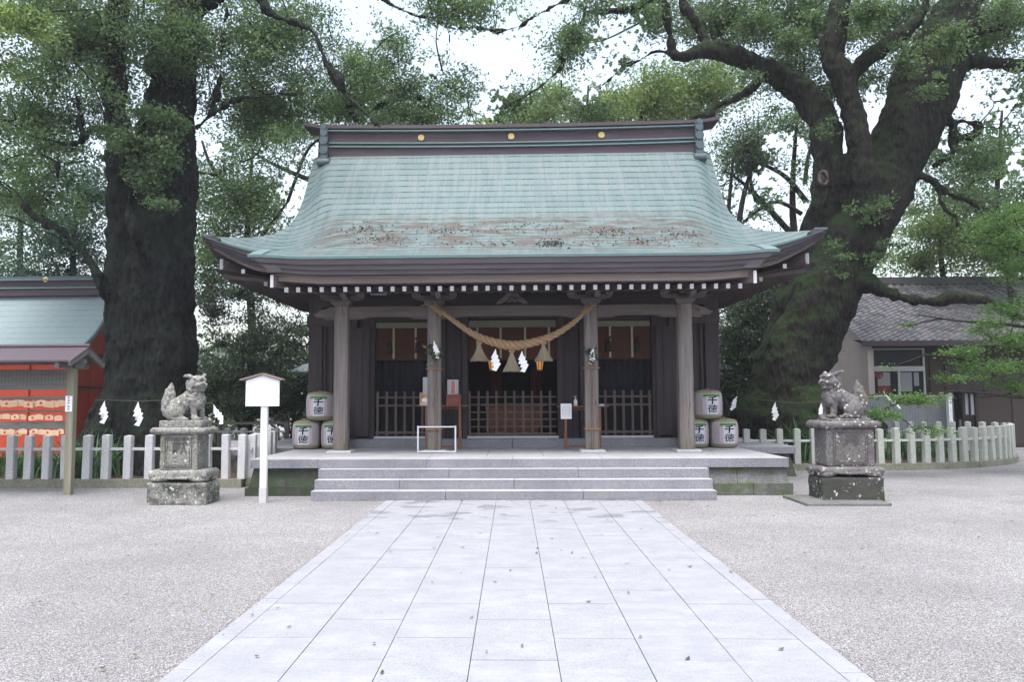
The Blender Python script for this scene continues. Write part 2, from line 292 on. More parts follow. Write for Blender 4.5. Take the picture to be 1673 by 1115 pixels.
# ------------------------------------------------------------------ mesh helpers
class MB:
    def __init__(s): s.v = []; s.f = []; s.m = []; s.uv = []; s.t = []
    def add(s, vs, fs, mi=0, tone=.5):
        o = len(s.v); s.v += [tuple(q) for q in vs]; s.f += [tuple(i+o for i in q) for q in fs]; s.m += [mi]*len(fs); s.t += [tone]*len(fs)
    def box(s, x0, x1, y0, y1, z0, z1, mi=0, tone=.5, M=None, taper=0):
        t = taper
        vs = [(x0, y0, z0), (x1, y0, z0), (x1, y1, z0), (x0, y1, z0), (x0+t, y0+t, z1), (x1-t, y0+t, z1), (x1-t, y1-t, z1), (x0+t, y1-t, z1)]
        if M is not None: vs = [M @ Vector(q) for q in vs]
        s.add(vs, [(0, 3, 2, 1), (4, 5, 6, 7), (0, 1, 5, 4), (1, 2, 6, 5), (2, 3, 7, 6), (3, 0, 4, 7)], mi, tone)
    def cbox(s, c, size, mi=0, rot=(0, 0, 0), tone=.5):
        M = Matrix.Translation(c) @ (Matrix.Rotation(rot[2], 4, 'Z') @ Matrix.Rotation(rot[1], 4, 'Y') @ Matrix.Rotation(rot[0], 4, 'X'))
        a, b_, c_ = (q/2 for q in size); s.box(-a, a, -b_, b_, -c_, c_, mi, tone, M)
    def beam(s, p, q, w_, h, mi=0):
        p, q = Vector(p), Vector(q); d = (q-p); L = d.length; M = Matrix.Translation(p) @ d.to_track_quat('Y', 'Z').to_matrix().to_4x4()
        s.box(-w_/2, w_/2, 0, L, -h/2, h/2, mi, .5, M)
    def tube(s, pts, rad, seg=10, mi=0, cap=True, jit=0, flat=None):
        pts = [Vector(p) for p in pts]; n_ = len(pts)
        if not hasattr(rad, '__len__'): rad = [rad]*n_
        up = Vector((0, 0, 1)); vs = []; ref = None
        for i, p in enumerate(pts):
            d = (pts[min(i+1, n_-1)]-pts[max(i-1, 0)]).normalized()
            if ref is None: ref = Vector((1, 0, 0)) if abs(d.x) < .8 else Vector((0, 1, 0))
            a = (ref-d*ref.dot(d)).normalized(); ref = a; b_ = d.cross(a)
            for k in range(seg):
                t = 2*math.pi*k/seg; r = rad[i]
                if jit: r *= 1+jit*noise.noise(Vector((math.cos(t)*1.3+p.x, math.sin(t)*1.3+p.y, p.z*.6)))
                o = a*math.cos(t)*r+b_*math.sin(t)*r
                if flat: o = Vector((o.x*flat[0], o.y*flat[1], o.z*flat[2]))
                vs.append(p+o)
        fs = [(i*seg+k, i*seg+(k+1) % seg, (i+1)*seg+(k+1) % seg, (i+1)*seg+k) for i in range(n_-1) for k in range(seg)]
        if cap: fs += [tuple(range(seg))[::-1], tuple(range((n_-1)*seg, n_*seg))]
        s.add(vs, fs, mi)
    def ell(s, c, r, mi=0, u=14, v_=9, M=None):
        vs = []; fs = []
        for j in range(v_+1):
            ph = math.pi*j/v_
            for i in range(u):
                th = 2*math.pi*i/u; q = Vector((r[0]*math.sin(ph)*math.cos(th), r[1]*math.sin(ph)*math.sin(th), r[2]*math.cos(ph)))
                if M is not None: q = M @ q
                vs.append(Vector(c)+q)
        for j in range(v_):
            for i in range(u): fs.append((j*u+i, (j+1)*u+i, (j+1)*u+(i+1) % u, j*u+(i+1) % u))
        s.add(vs, fs, mi)
    def lathe(s, prof, c=(0, 0, 0), seg=24, mi=0):
        vs = [(c[0]+r*math.cos(2*math.pi*k/seg), c[1]+r*math.sin(2*math.pi*k/seg), c[2]+z) for r, z in prof for k in range(seg)]
        n_ = len(prof); fs = [(i*seg+k, i*seg+(k+1) % seg, (i+1)*seg+(k+1) % seg, (i+1)*seg+k) for i in range(n_-1) for k in range(seg)]
        fs += [tuple(range(seg))[::-1], tuple(range((n_-1)*seg, n_*seg))]; s.add(vs, fs, mi)
    def prism(s, poly, depth, M, mi=0):      # poly in local xz, extruded along y from 0 to depth
        n_ = len(poly); vs = [M @ Vector((x, 0, z)) for x, z in poly]+[M @ Vector((x, depth, z)) for x, z in poly]
        fs = [tuple(range(n_)), tuple(range(2*n_-1, n_-1, -1))]+[(k, k+n_, (k+1) % n_+n_, (k+1) % n_) for k in range(n_)]
        s.add(vs, fs, mi)
    def grid(s, fn, nu, nv, mi=0, thick=None):
        vs = [fn(i/nu, j/nv) for j in range(nv+1) for i in range(nu+1)]
        s.add(vs, [(j*(nu+1)+i, j*(nu+1)+i+1, (j+1)*(nu+1)+i+1, (j+1)*(nu+1)+i) for j in range(nv) for i in range(nu)], mi)
    def build(s, name, mats, parent=None, smooth=False, bevel=0, loc=None, keep=False):
        me = bpy.data.meshes.new(name); me.from_pydata(s.v, [], s.f)
        if isinstance(mats, str): mats = [mats]
        for q in mats: me.materials.append(MATS[q])
        me.polygons.foreach_set('material_index', s.m)
        if len(set(s.t)) > 1:
            a = me.attributes.new('tone', 'FLOAT', 'FACE'); a.data.foreach_set('value', s.t)
        me.validate(); me.update()
        bm = bmesh.new(); bm.from_mesh(me); bmesh.ops.recalc_face_normals(bm, faces=bm.faces[:]) if not keep else None
        if bevel: bmesh.ops.bevel(bm, geom=bm.edges[:], offset=bevel, segments=1, affect='EDGES', clamp_overlap=True)
        bm.to_mesh(me); bm.free()
        if smooth: me.polygons.foreach_set('use_smooth', [True]*len(me.polygons))
        return link(name, me, parent)
def link(name, me, parent=None):
    o = bpy.data.objects.new(name, me); COL.objects.link(o)
    if parent is not None:
        o.parent = parent; o.matrix_parent_inverse = Matrix.Identity(4)
        M = parent_world(parent).inverted(); o.matrix_basis = M
    return o
def parent_world(o):
    M = o.matrix_basis.copy()
    while o.parent is not None: o = o.parent; M = o.matrix_basis @ M
    return M
def tag(o, label=None, cat=None, group=None, kind=None):
    if label: o['label'] = label
    if cat: o['category'] = cat
    if group: o['group'] = group
    if kind: o['kind'] = kind
    return o
def thing(name, label, cat, loc=(0, 0, 0), group=None):
    o = bpy.data.objects.new(name, None); COL.objects.link(o); o.location = loc; o.empty_display_size = .2
    return tag(o, label, cat, group)
def copy_tree(o, parent=None):
    c = o.copy(); COL.objects.link(c); c.parent = parent
    for ch in list(o.children): copy_tree(ch, c)
    return c
def text_mb(mb, s, size, place, mi=0, off=.0, ext=.002, vertical=True, gap=1.08, res=3, fine=False):
    """adds glyphs; place(x, z) -> world point for a position on the text plane, depth handled by caller"""
    for k, chh in enumerate(s):
        cu = bpy.data.curves.new('t', 'FONT'); cu.body = chh; cu.size = size; cu.offset = off*size; cu.resolution_u = res; cu.align_x = 'CENTER'
        o = bpy.data.objects.new('t', cu); COL.objects.link(o); dg = bpy.context.evaluated_depsgraph_get()
        me = bpy.data.meshes.new_from_object(o.evaluated_get(dg))
        ox, oz = (0, -k*size*gap) if vertical else (k*size*gap, 0)
        if fine:
            bt = bmesh.new(); bt.from_mesh(me); bmesh.ops.triangulate(bt, faces=bt.faces[:])
            for _ in range(4):
                le = [e for e in bt.edges if e.calc_length() > size*.12]
                if le: bmesh.ops.subdivide_edges(bt, edges=le, cuts=1); bmesh.ops.triangulate(bt, faces=[f for f in bt.faces if len(f.verts) > 3])
            bt.to_mesh(me); bt.free()
        mb.add([place(v.co.x+ox, v.co.y+oz-size*.35) for v in me.vertices], [tuple(p.vertices) for p in me.polygons], mi)
        bpy.data.objects.remove(o); bpy.data.curves.remove(cu); bpy.data.meshes.remove(me)
def marks(mb, place, x, z0, z1, size, mi=0, seed=0):
    """a column of tiny brush-stroke characters too small to read"""
    r = random.Random(seed); z = z0
    while z > z1:
        for k in range(4):
            a = r.choice((0, 0, 1)); cx, cz = x+r.uniform(-.25, .25)*size, z+r.uniform(-.35, .35)*size
            L, T = size*r.uniform(.5, .9), size*.13
            dx, dz = (L/2, T/2) if a == 0 else (T/2, L/2)
            mb.add([place(cx-dx, cz-dz), place(cx+dx, cz-dz), place(cx+dx, cz+dz), place(cx-dx, cz+dz)], [(0, 1, 2, 3)], mi)
        z -= size*1.35
def remesh(o, vox, smooth=0, disp=0, dsc=6, bark=0):
    md = o.modifiers.new('r', 'REMESH'); md.mode = 'VOXEL'; md.voxel_size = vox
    if smooth: sm = o.modifiers.new('s', 'SMOOTH'); sm.iterations = smooth; sm.factor = .5
    dg = bpy.context.evaluated_depsgraph_get(); me = bpy.data.meshes.new_from_object(o.evaluated_get(dg))
    old = o.data; o.modifiers.clear(); o.data = me; me.name = old.name
    if disp:
        nv = len(me.vertices); co = np.empty(nv*3); me.vertices.foreach_get('co', co); co = co.reshape(-1, 3)
        no = np.empty(nv*3); me.vertex_normals.foreach_get('vector', no); no = no.reshape(-1, 3)
        for i in range(nv):
            p = Vector(co[i]); d = noise.fractal(p*dsc, 1.0, 2.0, 4)*disp
            if bark: q_ = Vector((p.x*4.2, p.y*4.2, p.z*1.1)); d += bark*(abs(noise.noise(q_+Vector((noise.noise(p*1.3), 0, 0))))*2-.6)+bark*.6*noise.noise(p*7)
            co[i] += no[i]*d
        me.vertices.foreach_set('co', co.ravel())
    me.polygons.foreach_set('use_smooth', [True]*len(me.polygons)); me.update(); return o
def smooth_path(pts, n_=6):
    """Catmull-Rom through (Vector, radius) pairs"""
    out = []; m_ = len(pts)
    for i in range(m_-1):
        p0, p1, p2, p3 = (pts[max(i-1, 0)], pts[i], pts[i+1], pts[min(i+2, m_-1)])
        for k in range(n_):
            t = k/n_; f = lambda a, b_, c, d: .5*((2*b_)+(-a+c)*t+(2*a-5*b_+4*c-d)*t*t+(-a+3*b_-3*c+d)*t**3)
            out.append((Vector([f(p0[0][j], p1[0][j], p2[0][j], p3[0][j]) for j in range(3)]), max(.003, f(p0[1], p1[1], p2[1], p3[1]))))
    out.append(pts[-1]); return out
# ================================================================== SETTING
mb = MB(); mb.add([(-150, -60, 0), (150, -60, 0), (150, 160, 0), (-150, 160, 0)], [(0, 1, 2, 3)])
tag(mb.build('gravel_ground', 'gravel'), kind='structure')
mb = MB(); xs = [-2.03, -1.88, -1.34, -.803, -.267, .267, .803, 1.34, 1.88, 2.03]; g = .003
for i in range(9):
    L = 1.7 if i in (0, 8) else .9; y = -4.0 + (.45 if i % 2 else 0) + (.3 if i in (0, 8) else 0); ends = []
    while y < 12.82:
        y2 = min(y+L*(random.choice((1, 1, 1, 1.18)) if 0 else 1), 12.82)
        mb.box(xs[i]+g, xs[i+1]-g, y+g, y2-g, -.05, .014+random.uniform(-.0015, .0015), 0, random.random()); y = y2
mb.box(-2.03, 2.03, -4, 12.82, -.06, .004, 1)
tag(mb.build('stone_path', ['paving', 'joint_sand']), kind='structure')
# fallen leaves
def leaf_cards(name, P, S, mat, parent=None, flat=.0, aspect=.45, seed=1, droop=None, tone=None):
    r = np.random.default_rng(seed); n_ = len(P)
    d = r.normal(size=(n_, 3)); d[:, 2] *= (1-flat)
    d /= np.linalg.norm(d, axis=1)[:, None]
    if droop is not None: d[:, 2] -= droop; d /= np.linalg.norm(d, axis=1)[:, None]
    q = r.normal(size=(n_, 3)); q[:, 2] += flat*0; sd = np.cross(d, q if flat < .9 else np.tile([0, 0, 1.], (n_, 1))+q*.1)
    sd /= np.linalg.norm(sd, axis=1)[:, None]; nn = np.cross(d, sd)
    S = np.asarray(S)[:, None] if hasattr(S, '__len__') else S*r.uniform(.7, 1.3, size=(n_, 1))
    a = P-d*S*.5; t = P+d*S*.5; m_ = P-d*S*.05
    l = m_+sd*S*aspect*.5+nn*S*.12; rr = m_-sd*S*aspect*.5+nn*S*.12
    V = np.stack([a, l, t, rr], 1).reshape(-1, 3)
    me = bpy.data.meshes.new(name); me.vertices.add(4*n_); me.vertices.foreach_set('co', V.ravel().astype(np.float32))
    me.loops.add(4*n_); me.loops.foreach_set('vertex_index', np.arange(4*n_, dtype=np.int32))
    me.polygons.add(n_); me.polygons.foreach_set('loop_start', np.arange(0, 4*n_, 4, dtype=np.int32)); me.polygons.foreach_set('loop_total', np.full(n_, 4, dtype=np.int32))
    at = me.attributes.new('tone', 'FLOAT', 'FACE'); at.data.foreach_set('value', (r.random(n_) if tone is None else tone*.68+.32*r.random(n_)).astype(np.float32))
    me.materials.append(MATS[mat]); me.update(calc_edges=True); return link(name, me, parent)
leafmat('leaf_fallen', (.045, .03, .02), (.13, .16, .06), .1); leafmat('leaf_litter_dark', (.02, .013, .012), (.075, .045, .032), .05)
n_ = 640; P = np.c_[rng.uniform(-11, 12, n_), rng.uniform(3, 14.5, n_)**1.0, np.full(n_, .03)]
P = P[((np.abs(P[:, 0]) > 3.3) | (P[:, 1] < 12.7)) & ((np.abs(P[:, 0]) > 2.1) | (rng.random(len(P)) < .3))]
P2 = np.c_[rng.uniform(-4.4, 4.5, 60), rng.uniform(13.55, 16.5, 60), np.full(60, .632)]
P3 = np.c_[rng.uniform(-3.2, 3.2, 260), 12.78-np.abs(rng.normal(0, .07, 260)), np.full(260, .028)]
tag(leaf_cards('fallen_leaves', np.r_[P, P2, P3[:160], np.c_[rng.uniform(-2, 2, 70), rng.uniform(5, 12.7, 70), np.full(70, .03)][:34]], .05, 'leaf_fallen', flat=.93), kind='stuff')
# loose stones of the gravel, the nearest ones as real pebbles
def pebbles(name, P, S, mat, seed):
    r = np.random.default_rng(seed); n_ = len(P); base = np.array([(1, 0, 0), (-1, 0, 0), (0, 1, 0), (0, -1, 0), (0, 0, 1), (0, 0, -1)], float)
    F = [(0, 2, 4), (2, 1, 4), (1, 3, 4), (3, 0, 4), (2, 0, 5), (1, 2, 5), (3, 1, 5), (0, 3, 5)]
    a = r.uniform(0, 6.28, n_); c, s = np.cos(a), np.sin(a); k = r.uniform(.6, 1.3, (n_, 6, 1)); V = base[None]*k*S[:, None, None]*np.array([1, .75, .55])
    V = np.stack([V[..., 0]*c[:, None]-V[..., 1]*s[:, None], V[..., 0]*s[:, None]+V[..., 1]*c[:, None], V[..., 2]], -1)+P[:, None, :]
    fs = (np.array(F)[None]+6*np.arange(n_)[:, None, None]).reshape(-1)
    me = bpy.data.meshes.new(name); me.vertices.add(6*n_); me.vertices.foreach_set('co', V.ravel().astype(np.float32)); m_ = len(fs)
    me.loops.add(m_); me.loops.foreach_set('vertex_index', fs.astype(np.int32)); me.polygons.add(m_//3)
    me.polygons.foreach_set('loop_start', np.arange(0, m_, 3, dtype=np.int32)); me.polygons.foreach_set('loop_total', np.full(m_//3, 3, dtype=np.int32))
    at = me.attributes.new('tone', 'FLOAT', 'FACE'); at.data.foreach_set('value', np.repeat(r.random(n_), 8).astype(np.float32)); me.materials.append(MATS[mat]); me.update(calc_edges=True); return link(name, me)
m, n, b = nodes('pebble', .85, .25); at = n.nodes.new('ShaderNodeAttribute'); at.attribute_name = 'tone'
n.links.new(ramp(n, at.outputs['Fac'], [(0, (.12, .115, .12)), (.3, (.27, .26, .27)), (.6, (.40, .385, .39)), (.85, (.46, .41, .38)), (1, (.66, .64, .65))]), b.inputs['Base Color'])
n_ = 42000; yy_ = 3.6+6.4*rng.random(n_)**1.5; xx_ = rng.uniform(-1, 1, n_)*(yy_*.72); kp = np.abs(xx_) > 2.03; P = np.c_[xx_, yy_, rng.uniform(.001, .004, n_)][kp]
e_ = 9000; ye = rng.uniform(3.6, 12.7, e_); sd_ = rng.choice([-1, 1], e_); xe_ = sd_*(2.04+np.abs(rng.normal(0, .05, e_))); P = np.r_[P, np.c_[xe_, ye, np.full(e_, .006)]]
e_ = 260; P = np.r_[P, np.c_[rng.choice([-1, 1], e_)*(2.03-np.abs(rng.normal(0, .05, e_))), rng.uniform(3.6, 12.7, e_), np.full(e_, .017)]]
tag(pebbles('gravel_stones', P, rng.uniform(.003, .0065, len(P)), 'pebble', 5), kind='stuff')
# planting beds
def poly_slab(name, pts, z0, z1, mat, n=0):
    mb = MB(); k = len(pts); vs = [(x, y, z0) for x, y in pts]+[(x, y, z1) for x, y in pts]
    mb.add(vs, [tuple(range(k, 2*k))]+[(i, (i+1) % k, (i+1) % k+k, i+k) for i in range(k)]); return mb.build(name, mat)
key_ = [(5.29, 18.3), (6.5, 18.22), (7.7, 18.2)]+[(8+5.62*math.sin(t_), 23.82-5.62*math.cos(t_)) for t_ in (.08, .25, .42, .6, .78, .93)]+[(13.0, 21.25), (13.22, 21.8), (13.15, 22.4), (12.8, 22.9), (12.2, 23.25), (11.3, 23.45), (9.5, 23.55), (7.0, 23.6), (5.2, 23.6)]
sp_ = [tuple(p[:2]) for p, r in smooth_path([(Vector((x, y, 0)), 1) for x, y in key_], 12)]
def along(pts, step):
    out = [pts[0]]; acc = 0
    for p, q in zip(pts[:-1], pts[1:]):
        L_ = math.hypot(q[0]-p[0], q[1]-p[1]); d_ = step-acc
        while d_ <= L_: t_ = d_/L_; out.append((p[0]+(q[0]-p[0])*t_, p[1]+(q[1]-p[1])*t_)); d_ += step
        acc = (acc+L_) % step
    return out
FR = along(sp_, .368)
tag(poly_slab('planting_bed', FR, 0, .13, 'litter'), kind='structure')
tag(poly_slab('planting_bed', [(-16, 14.98), (-5.35, 14.98), (-5.05, 16.0), (-5.3, 21), (-16, 22)], 0, .11, 'litter'), kind='structure')
# ================================================================== STONE PLATFORM
T = thing('stone_platform', 'grey granite platform with three front steps under the shrine hall', 'stone platform', (0, 13.4, 0))
def step(x0, x1, y0, y1, z0, z1, joints, name='step'):
    mb = MB(); xs_ = [x0]+joints+[x1]
    for a, b_ in zip(xs_[:-1], xs_[1:]): mb.box(a+.003, b_-.003, y0, y1, z0, z1-.012)
    st_ = mb.build(name, 'granite', T, bevel=.003); mb = MB()
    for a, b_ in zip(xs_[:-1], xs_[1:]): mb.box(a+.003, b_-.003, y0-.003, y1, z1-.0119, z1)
    mb.build('lit_tread', 'granite_light', st_, bevel=.004); return st_  # paler top layer paints in the brighter sky light on the treads
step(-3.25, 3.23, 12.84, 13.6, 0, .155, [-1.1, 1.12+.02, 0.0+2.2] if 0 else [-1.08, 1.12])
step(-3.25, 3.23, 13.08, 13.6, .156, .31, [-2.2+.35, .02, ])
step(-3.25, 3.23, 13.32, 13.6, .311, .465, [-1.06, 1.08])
mb = MB()
for a, b_ in ((-4.46, -3.3), (-3.3, -1.45), (-1.45, 0.0), (0.0, 1.5), (1.5, 3.3), (3.3, 4.6)): mb.box(a+.003, b_-.003, 13.5, 14.0, .466, .606, 1); mb.box(a+.003, b_-.003, 13.497, 14.0, .6061, .62)
y = 14.005
for k in range(4):
    xo = -4.46
    while xo < 4.6:
        x2 = min(xo+1.0, 4.6); mb.box(xo+.003, x2-.003, y, y+.8, .5, .62); xo = x2
    y += .806
for a, b_ in ((-5.9, -4.47), (4.61, 5.86)):
    mb.box(a, b_, 16.75, 21.5, .47, .606, 1); mb.box(a-.002, b_+.002, 16.747, 21.5, .6061, .62)
mb.box(-4.46, 4.6, 17.23, 21.5, .5, .6)
mb.build('paving_slab', ['granite_light', 'granite'], T, bevel=.004)
mb = MB()       # battered base of older stone, two courses
def batter(mb, x0, x1, yf, yb, z0, z1, fl, mi=0):
    vs = [(x0-fl, yf-fl, z0), (x1+fl, yf-fl, z0), (x1+fl, yb, z0), (x0-fl, yb, z0), (x0, yf, z1), (x1, yf, z1), (x1, yb, z1), (x0, yb, z1)]
    mb.add(vs, [(0, 3, 2, 1), (4, 5, 6, 7), (0, 1, 5, 4), (1, 2, 6, 5), (2, 3, 7, 6), (3, 0, 4, 7)], mi)
for a, b_, fl in ((-4.42, -3.85, .07), (-3.846, -3.3, 0), (-3.296, -2.9, 0)):
    vs = [(a-fl, 13.53, .14), (b_, 13.53, .14), (b_, 16.7, .14), (a-fl, 16.7, .14), (a, 13.60, .465), (b_, 13.60, .465), (b_, 16.7, .465), (a, 16.7, .465)]
    mb.add(vs, [(0, 3, 2, 1), (4, 5, 6, 7), (0, 1, 5, 4), (1, 2, 6, 5), (2, 3, 7, 6), (3, 0, 4, 7)], 0)
for a, b_ in ((-4.54, -3.6), (-3.596, -2.9)): mb.box(a, b_, 13.5, 16.7, -.02, .136)
batter(mb, -5.85, -4.4, 16.85, 21.5, 0, .468, .1, 0)
mb.build('base_wall', 'stone_base_mossy', T)
mb = MB()
xs_ = [3.0, 3.75, 4.55]
for a, b_ in zip(xs_[:-1], xs_[1:]):
    fl = .06 if b_ > 4.5 else 0
    vs = [(a+.004, 13.53, .20), (b_-.004+fl, 13.53, .20), (b_-.004+fl, 16.7, .20), (a+.004, 16.7, .20), (a+.004, 13.60, .465), (b_-.004, 13.60, .465), (b_-.004, 16.7, .465), (a+.004, 16.7, .465)]
    mb.add(vs, [(0, 3, 2, 1), (4, 5, 6, 7), (0, 1, 5, 4), (1, 2, 6, 5), (2, 3, 7, 6), (3, 0, 4, 7)], 0)
for a, b_ in ((3.0, 4.0), (4.0, 4.66)): batter(mb, a+.004, b_-.004, 13.50, 16.7, -.02, .199, 0, 2)
batter(mb, 4.6, 5.75, 16.85, 21.5, 0, .468, .1, 1)
mb.build('base_wall', ['stone_base', 'stone_base_mossy', 'stone_base_half'], T)
# ================================================================== SHRINE HALL
Hh = thing('shrine_hall', 'weathered dark timber shrine hall with a wide curved green copper roof', 'shrine', (0, 16.9, .62))
def cz(Y):
    return float(np.interp(Y, [13.6, 14.4, 15.2, 15.8, 16.3, 16.75, 17.2, 17.8, 18.3, 18.6], [4.105, 4.43, 4.765, 5.07, 5.38, 5.75, 6.165, 6.78, 7.34, 7.66]))
def sm(t): t = min(1, max(0, t)); return t*t*(3-2*t)
def Wd(Y): return float(np.interp(Y, [15.2, 15.6, 16.0, 16.2, 16.5, 16.75, 17.0, 17.5, 18.6], [6.05, 5.62, 5.22, 5.05, 4.86, 4.76, 4.70, 4.68, 4.72]))
def RZ(x, Y):
    ax = abs(x)
    if Y < 15.2:
        t = (Y-13.6)/1.6; d = .27*t*t*sm((ax-3.1)/1.48); return cz(Y)-d+.05*sm((ax-3.6)/1.0)*(1-t)
    x0 = float(np.interp(Y, [15.2, 16.5, 17.2, 18.6], [3.1, 3.6, 4.15, 4.25])); x1 = float(np.interp(Y, [15.2, 16.5, 17.2], [4.58, 4.76, 4.7]))
    d = float(np.interp(Y, [15.2, 16.0, 16.7, 17.2, 18.0, 18.6], [.27, .30, .36, .38, .32, .25]))*sm((ax-x0)/(x1-x0))
    up = .36*max(0, (ax-4.62)/1.43)**1.6
    return cz(Y)-d+up
def slopelen(n_=400):
    Y = np.linspace(13.6, 18.6, n_); z = np.array([cz(q) for q in Y]); s = np.r_[0, np.cumsum(np.hypot(np.diff(Y), np.diff(z)))]; return Y, s[-1]-s
SY, SS = slopelen()
def roof_mesh(name, ys, wf, nx, parent, mat, mirror=False, thick=.05):
    vs = []; uv = []; 
    for Y in ys:
        W = wf(Y)
        for i in range(nx+1):
            x = -W+2*W*i/nx; yy = (2*18.6-Y) if mirror else Y
            vs.append((x, yy, RZ(x, Y))); uv.append((x, float(np.interp(Y, SY, SS))))
    n_ = len(ys); fs = [(j*(nx+1)+i, j*(nx+1)+i+1, (j+1)*(nx+1)+i+1, (j+1)*(nx+1)+i) for j in range(n_-1) for i in range(nx)]
    if mirror: fs = [f[::-1] for f in fs]
    me = bpy.data.meshes.new(name); me.from_pydata(vs, [], fs); ul = me.uv_layers.new(name='UVMap')
    for l in me.loops: ul.data[l.index].uv = uv[l.vertex_index]
    me.materials.append(MATS[mat]); me.polygons.foreach_set('use_smooth', [True]*len(me.polygons))
    o = link(name, me, parent); return o
W0 = lambda Y: 4.58
roof = roof_mesh('roof', [13.6+.1*k for k in range(17)], W0, 60, Hh, 'copper_roof')
me2 = roof_mesh('roof', [15.2+.085*k for k in range(41)], Wd, 72, Hh, 'copper_roof'); me3 = roof_mesh('roof', [15.2+.17*k for k in range(21)], Wd, 40, Hh, 'copper_roof', True)
bm = bmesh.new(); bm.from_mesh(roof.data)
for o in (me2, me3): bm.from_mesh(o.data)
# side hips
ul = bm.loops.layers.uv.verify()
for s in (-1, 1):
    prev = None
    for k in range(31):
        Y = 15.2+6.8*k/30; Yf = Y if Y < 18.6 else 37.2-Y; row = []
        wi = Wd(Yf); zi = RZ(wi, Yf) if Yf < 16.8 else RZ(wi, 16.8); wi = wi if Yf < 16.8 else Wd(16.8)
        ze = 4.50+.36*(abs(Y-18.6)/3.4)**4.5
        for q in range(7):
            t = q/6; x = wi+(6.05-wi)*t; z = zi+(ze-zi)*(1-(1-t)**1.5) if wi < 6.04 else ze
            row.append(bm.verts.new((s*x, Y, z)))
        if prev:
            for q in range(6):
                try:
                    f = bm.faces.new((prev[q], prev[q+1], row[q+1], row[q]) if s > 0 else (prev[q], row[q], row[q+1], prev[q+1]))
                    f.smooth = True
                    for l in f.loops: l[ul].uv = (l.vert.co.y, abs(l.vert.co.x))
                except ValueError: pass
        prev = row
bm.to_mesh(roof.data); bm.free()
for o in (me2, me3): bpy.data.objects.remove(o)
roof.data.materials.clear(); roof.data.materials.append(MATS['copper_roof'])
# fascia strips following an edge
def strips(mb, edge, inw, layers, tf=lambda p: 1, scx=(1, 1)):
    """edge: points along the eave; inw: inward dir; layers: (drop0, drop1, inset0, inset1, mat)"""
    for d0, d1, i0, i1, mi in layers:
        A = [Vector(p)+Vector((inw[0]*i0, inw[1]*i0, -d0*tf(p))) for p in edge]; B = [Vector((p[0]*scx[1]/scx[0], p[1], p[2]))+Vector((inw[0]*i1, inw[1]*i1, -d1*tf(p))) for p in edge]
        C_ = [q+Vector((inw[0]*.25, inw[1]*.25, 0)) for q in B]; D = [q+Vector((inw[0]*.25, inw[1]*.25, 0)) for q in A]
        k = len(edge); vs = A+B+C_+D
        fs = [(i, i+1, i+1+k, i+k) for i in range(k-1)]+[(k+i, k+i+1, 2*k+i+1, 2*k+i) for i in range(k-1)]+[(3*k+i, 3*k+i+1, i+1, i) for i in range(k-1)]+[(0, k, 2*k, 3*k), (k-1, 4*k-1, 3*k-1, 2*k-1)]
        mb.add(vs, fs, mi)
def scaled_edge(W, n_=40, Y=13.6, f=RZ): return [(-W+2*W*i/n_, Y, f(-W+2*W*i/n_, Y)) for i in range(n_+1)]
mb = MB(); E = scaled_edge(4.6, 40)
E = [(x, y-.01, z+.012) for x, y, z in E]
strips(mb, E, (0, 1), [(0, .045, 0, .01, 0)])
for k, (d0, d1) in enumerate(((.046, .145), (.148, .235), (.238, .315))):
    W = 4.57-3.2*d0*.36; W2 = 4.57-3.2*d1*.36; e2 = [(x*W/4.6, y, z) for x, y, z in E]; strips(mb, e2, (0, 1), [(d0, d1, .02+.03*k, .03+.03*k, 1)], scx=(W, W2))
W = 4.16; e2 = [(x*W/4.6, y, min(z, RZ(4.0, 13.6)) if 0 else z) for x, y, z in E]; strips(mb, e2, (0, 1), [(.32, .455, .16, .16, 2)])
for s in (-1, 1):     # side edges of the porch roof
    es = [(s*4.59, 13.6+1.65*k/8, RZ(4.58, min(13.6+1.65*k/8, 15.19))+.01) for k in range(9)]
    strips(mb, es, (-s, 0), [(0, .045, 0, .01, 0)])
    for k, (d0, d1) in enumerate(((.046, .145), (.148, .235), (.238, .315))): strips(mb, [(x, y+.04, z) for x, y, z in es], (-s, 0), [(d0, d1, .02+1.15*d0, .02+1.15*d1, 1)])
    # main eave, front return and side
    tp = lambda q: 1-.62*max(0, (abs(q)-5.0)/1.07)**1.3
    ef = [(s*(4.5+1.57*k/16), 15.19, RZ(4.5+1.57*k/16, 15.2)+.01) for k in range(17)]
    strips(mb, ef, (0, 1), [(0, .04, 0, .01, 0), (.041, .13, .03, .04, 1), (.134, .21, .08, .09, 1), (.214, .28, .13, .14, 1), (.285, .37, .22, .22, 2)], lambda p: tp(p[0]))
    eg = [(s*6.06, 15.2+6.8*k/30, 4.51+.36*(abs(15.2+6.8*k/30-18.6)/3.4)**4.5) for k in range(31)]
    strips(mb, eg, (-s, 0), [(0, .04, 0, .01, 0), (.041, .13, .03, .04, 1), (.134, .21, .08, .09, 1), (.214, .28, .13, .14, 1)], lambda p: 1-.62*max(0, (abs(p[1]-18.6)-2.4)/1.0)**1.3)
eb = [(-6.0+12.0*k/40, 22.0, RZ(-6.0+12.0*k/40, 15.2)) for k in range(41)]; strips(mb, eb, (0, -1), [(0, .34, 0, .05, 1)])
mb.build('eave_board', ['copper_edge', 'fascia_board', 'wood_pale_beam'], Hh)
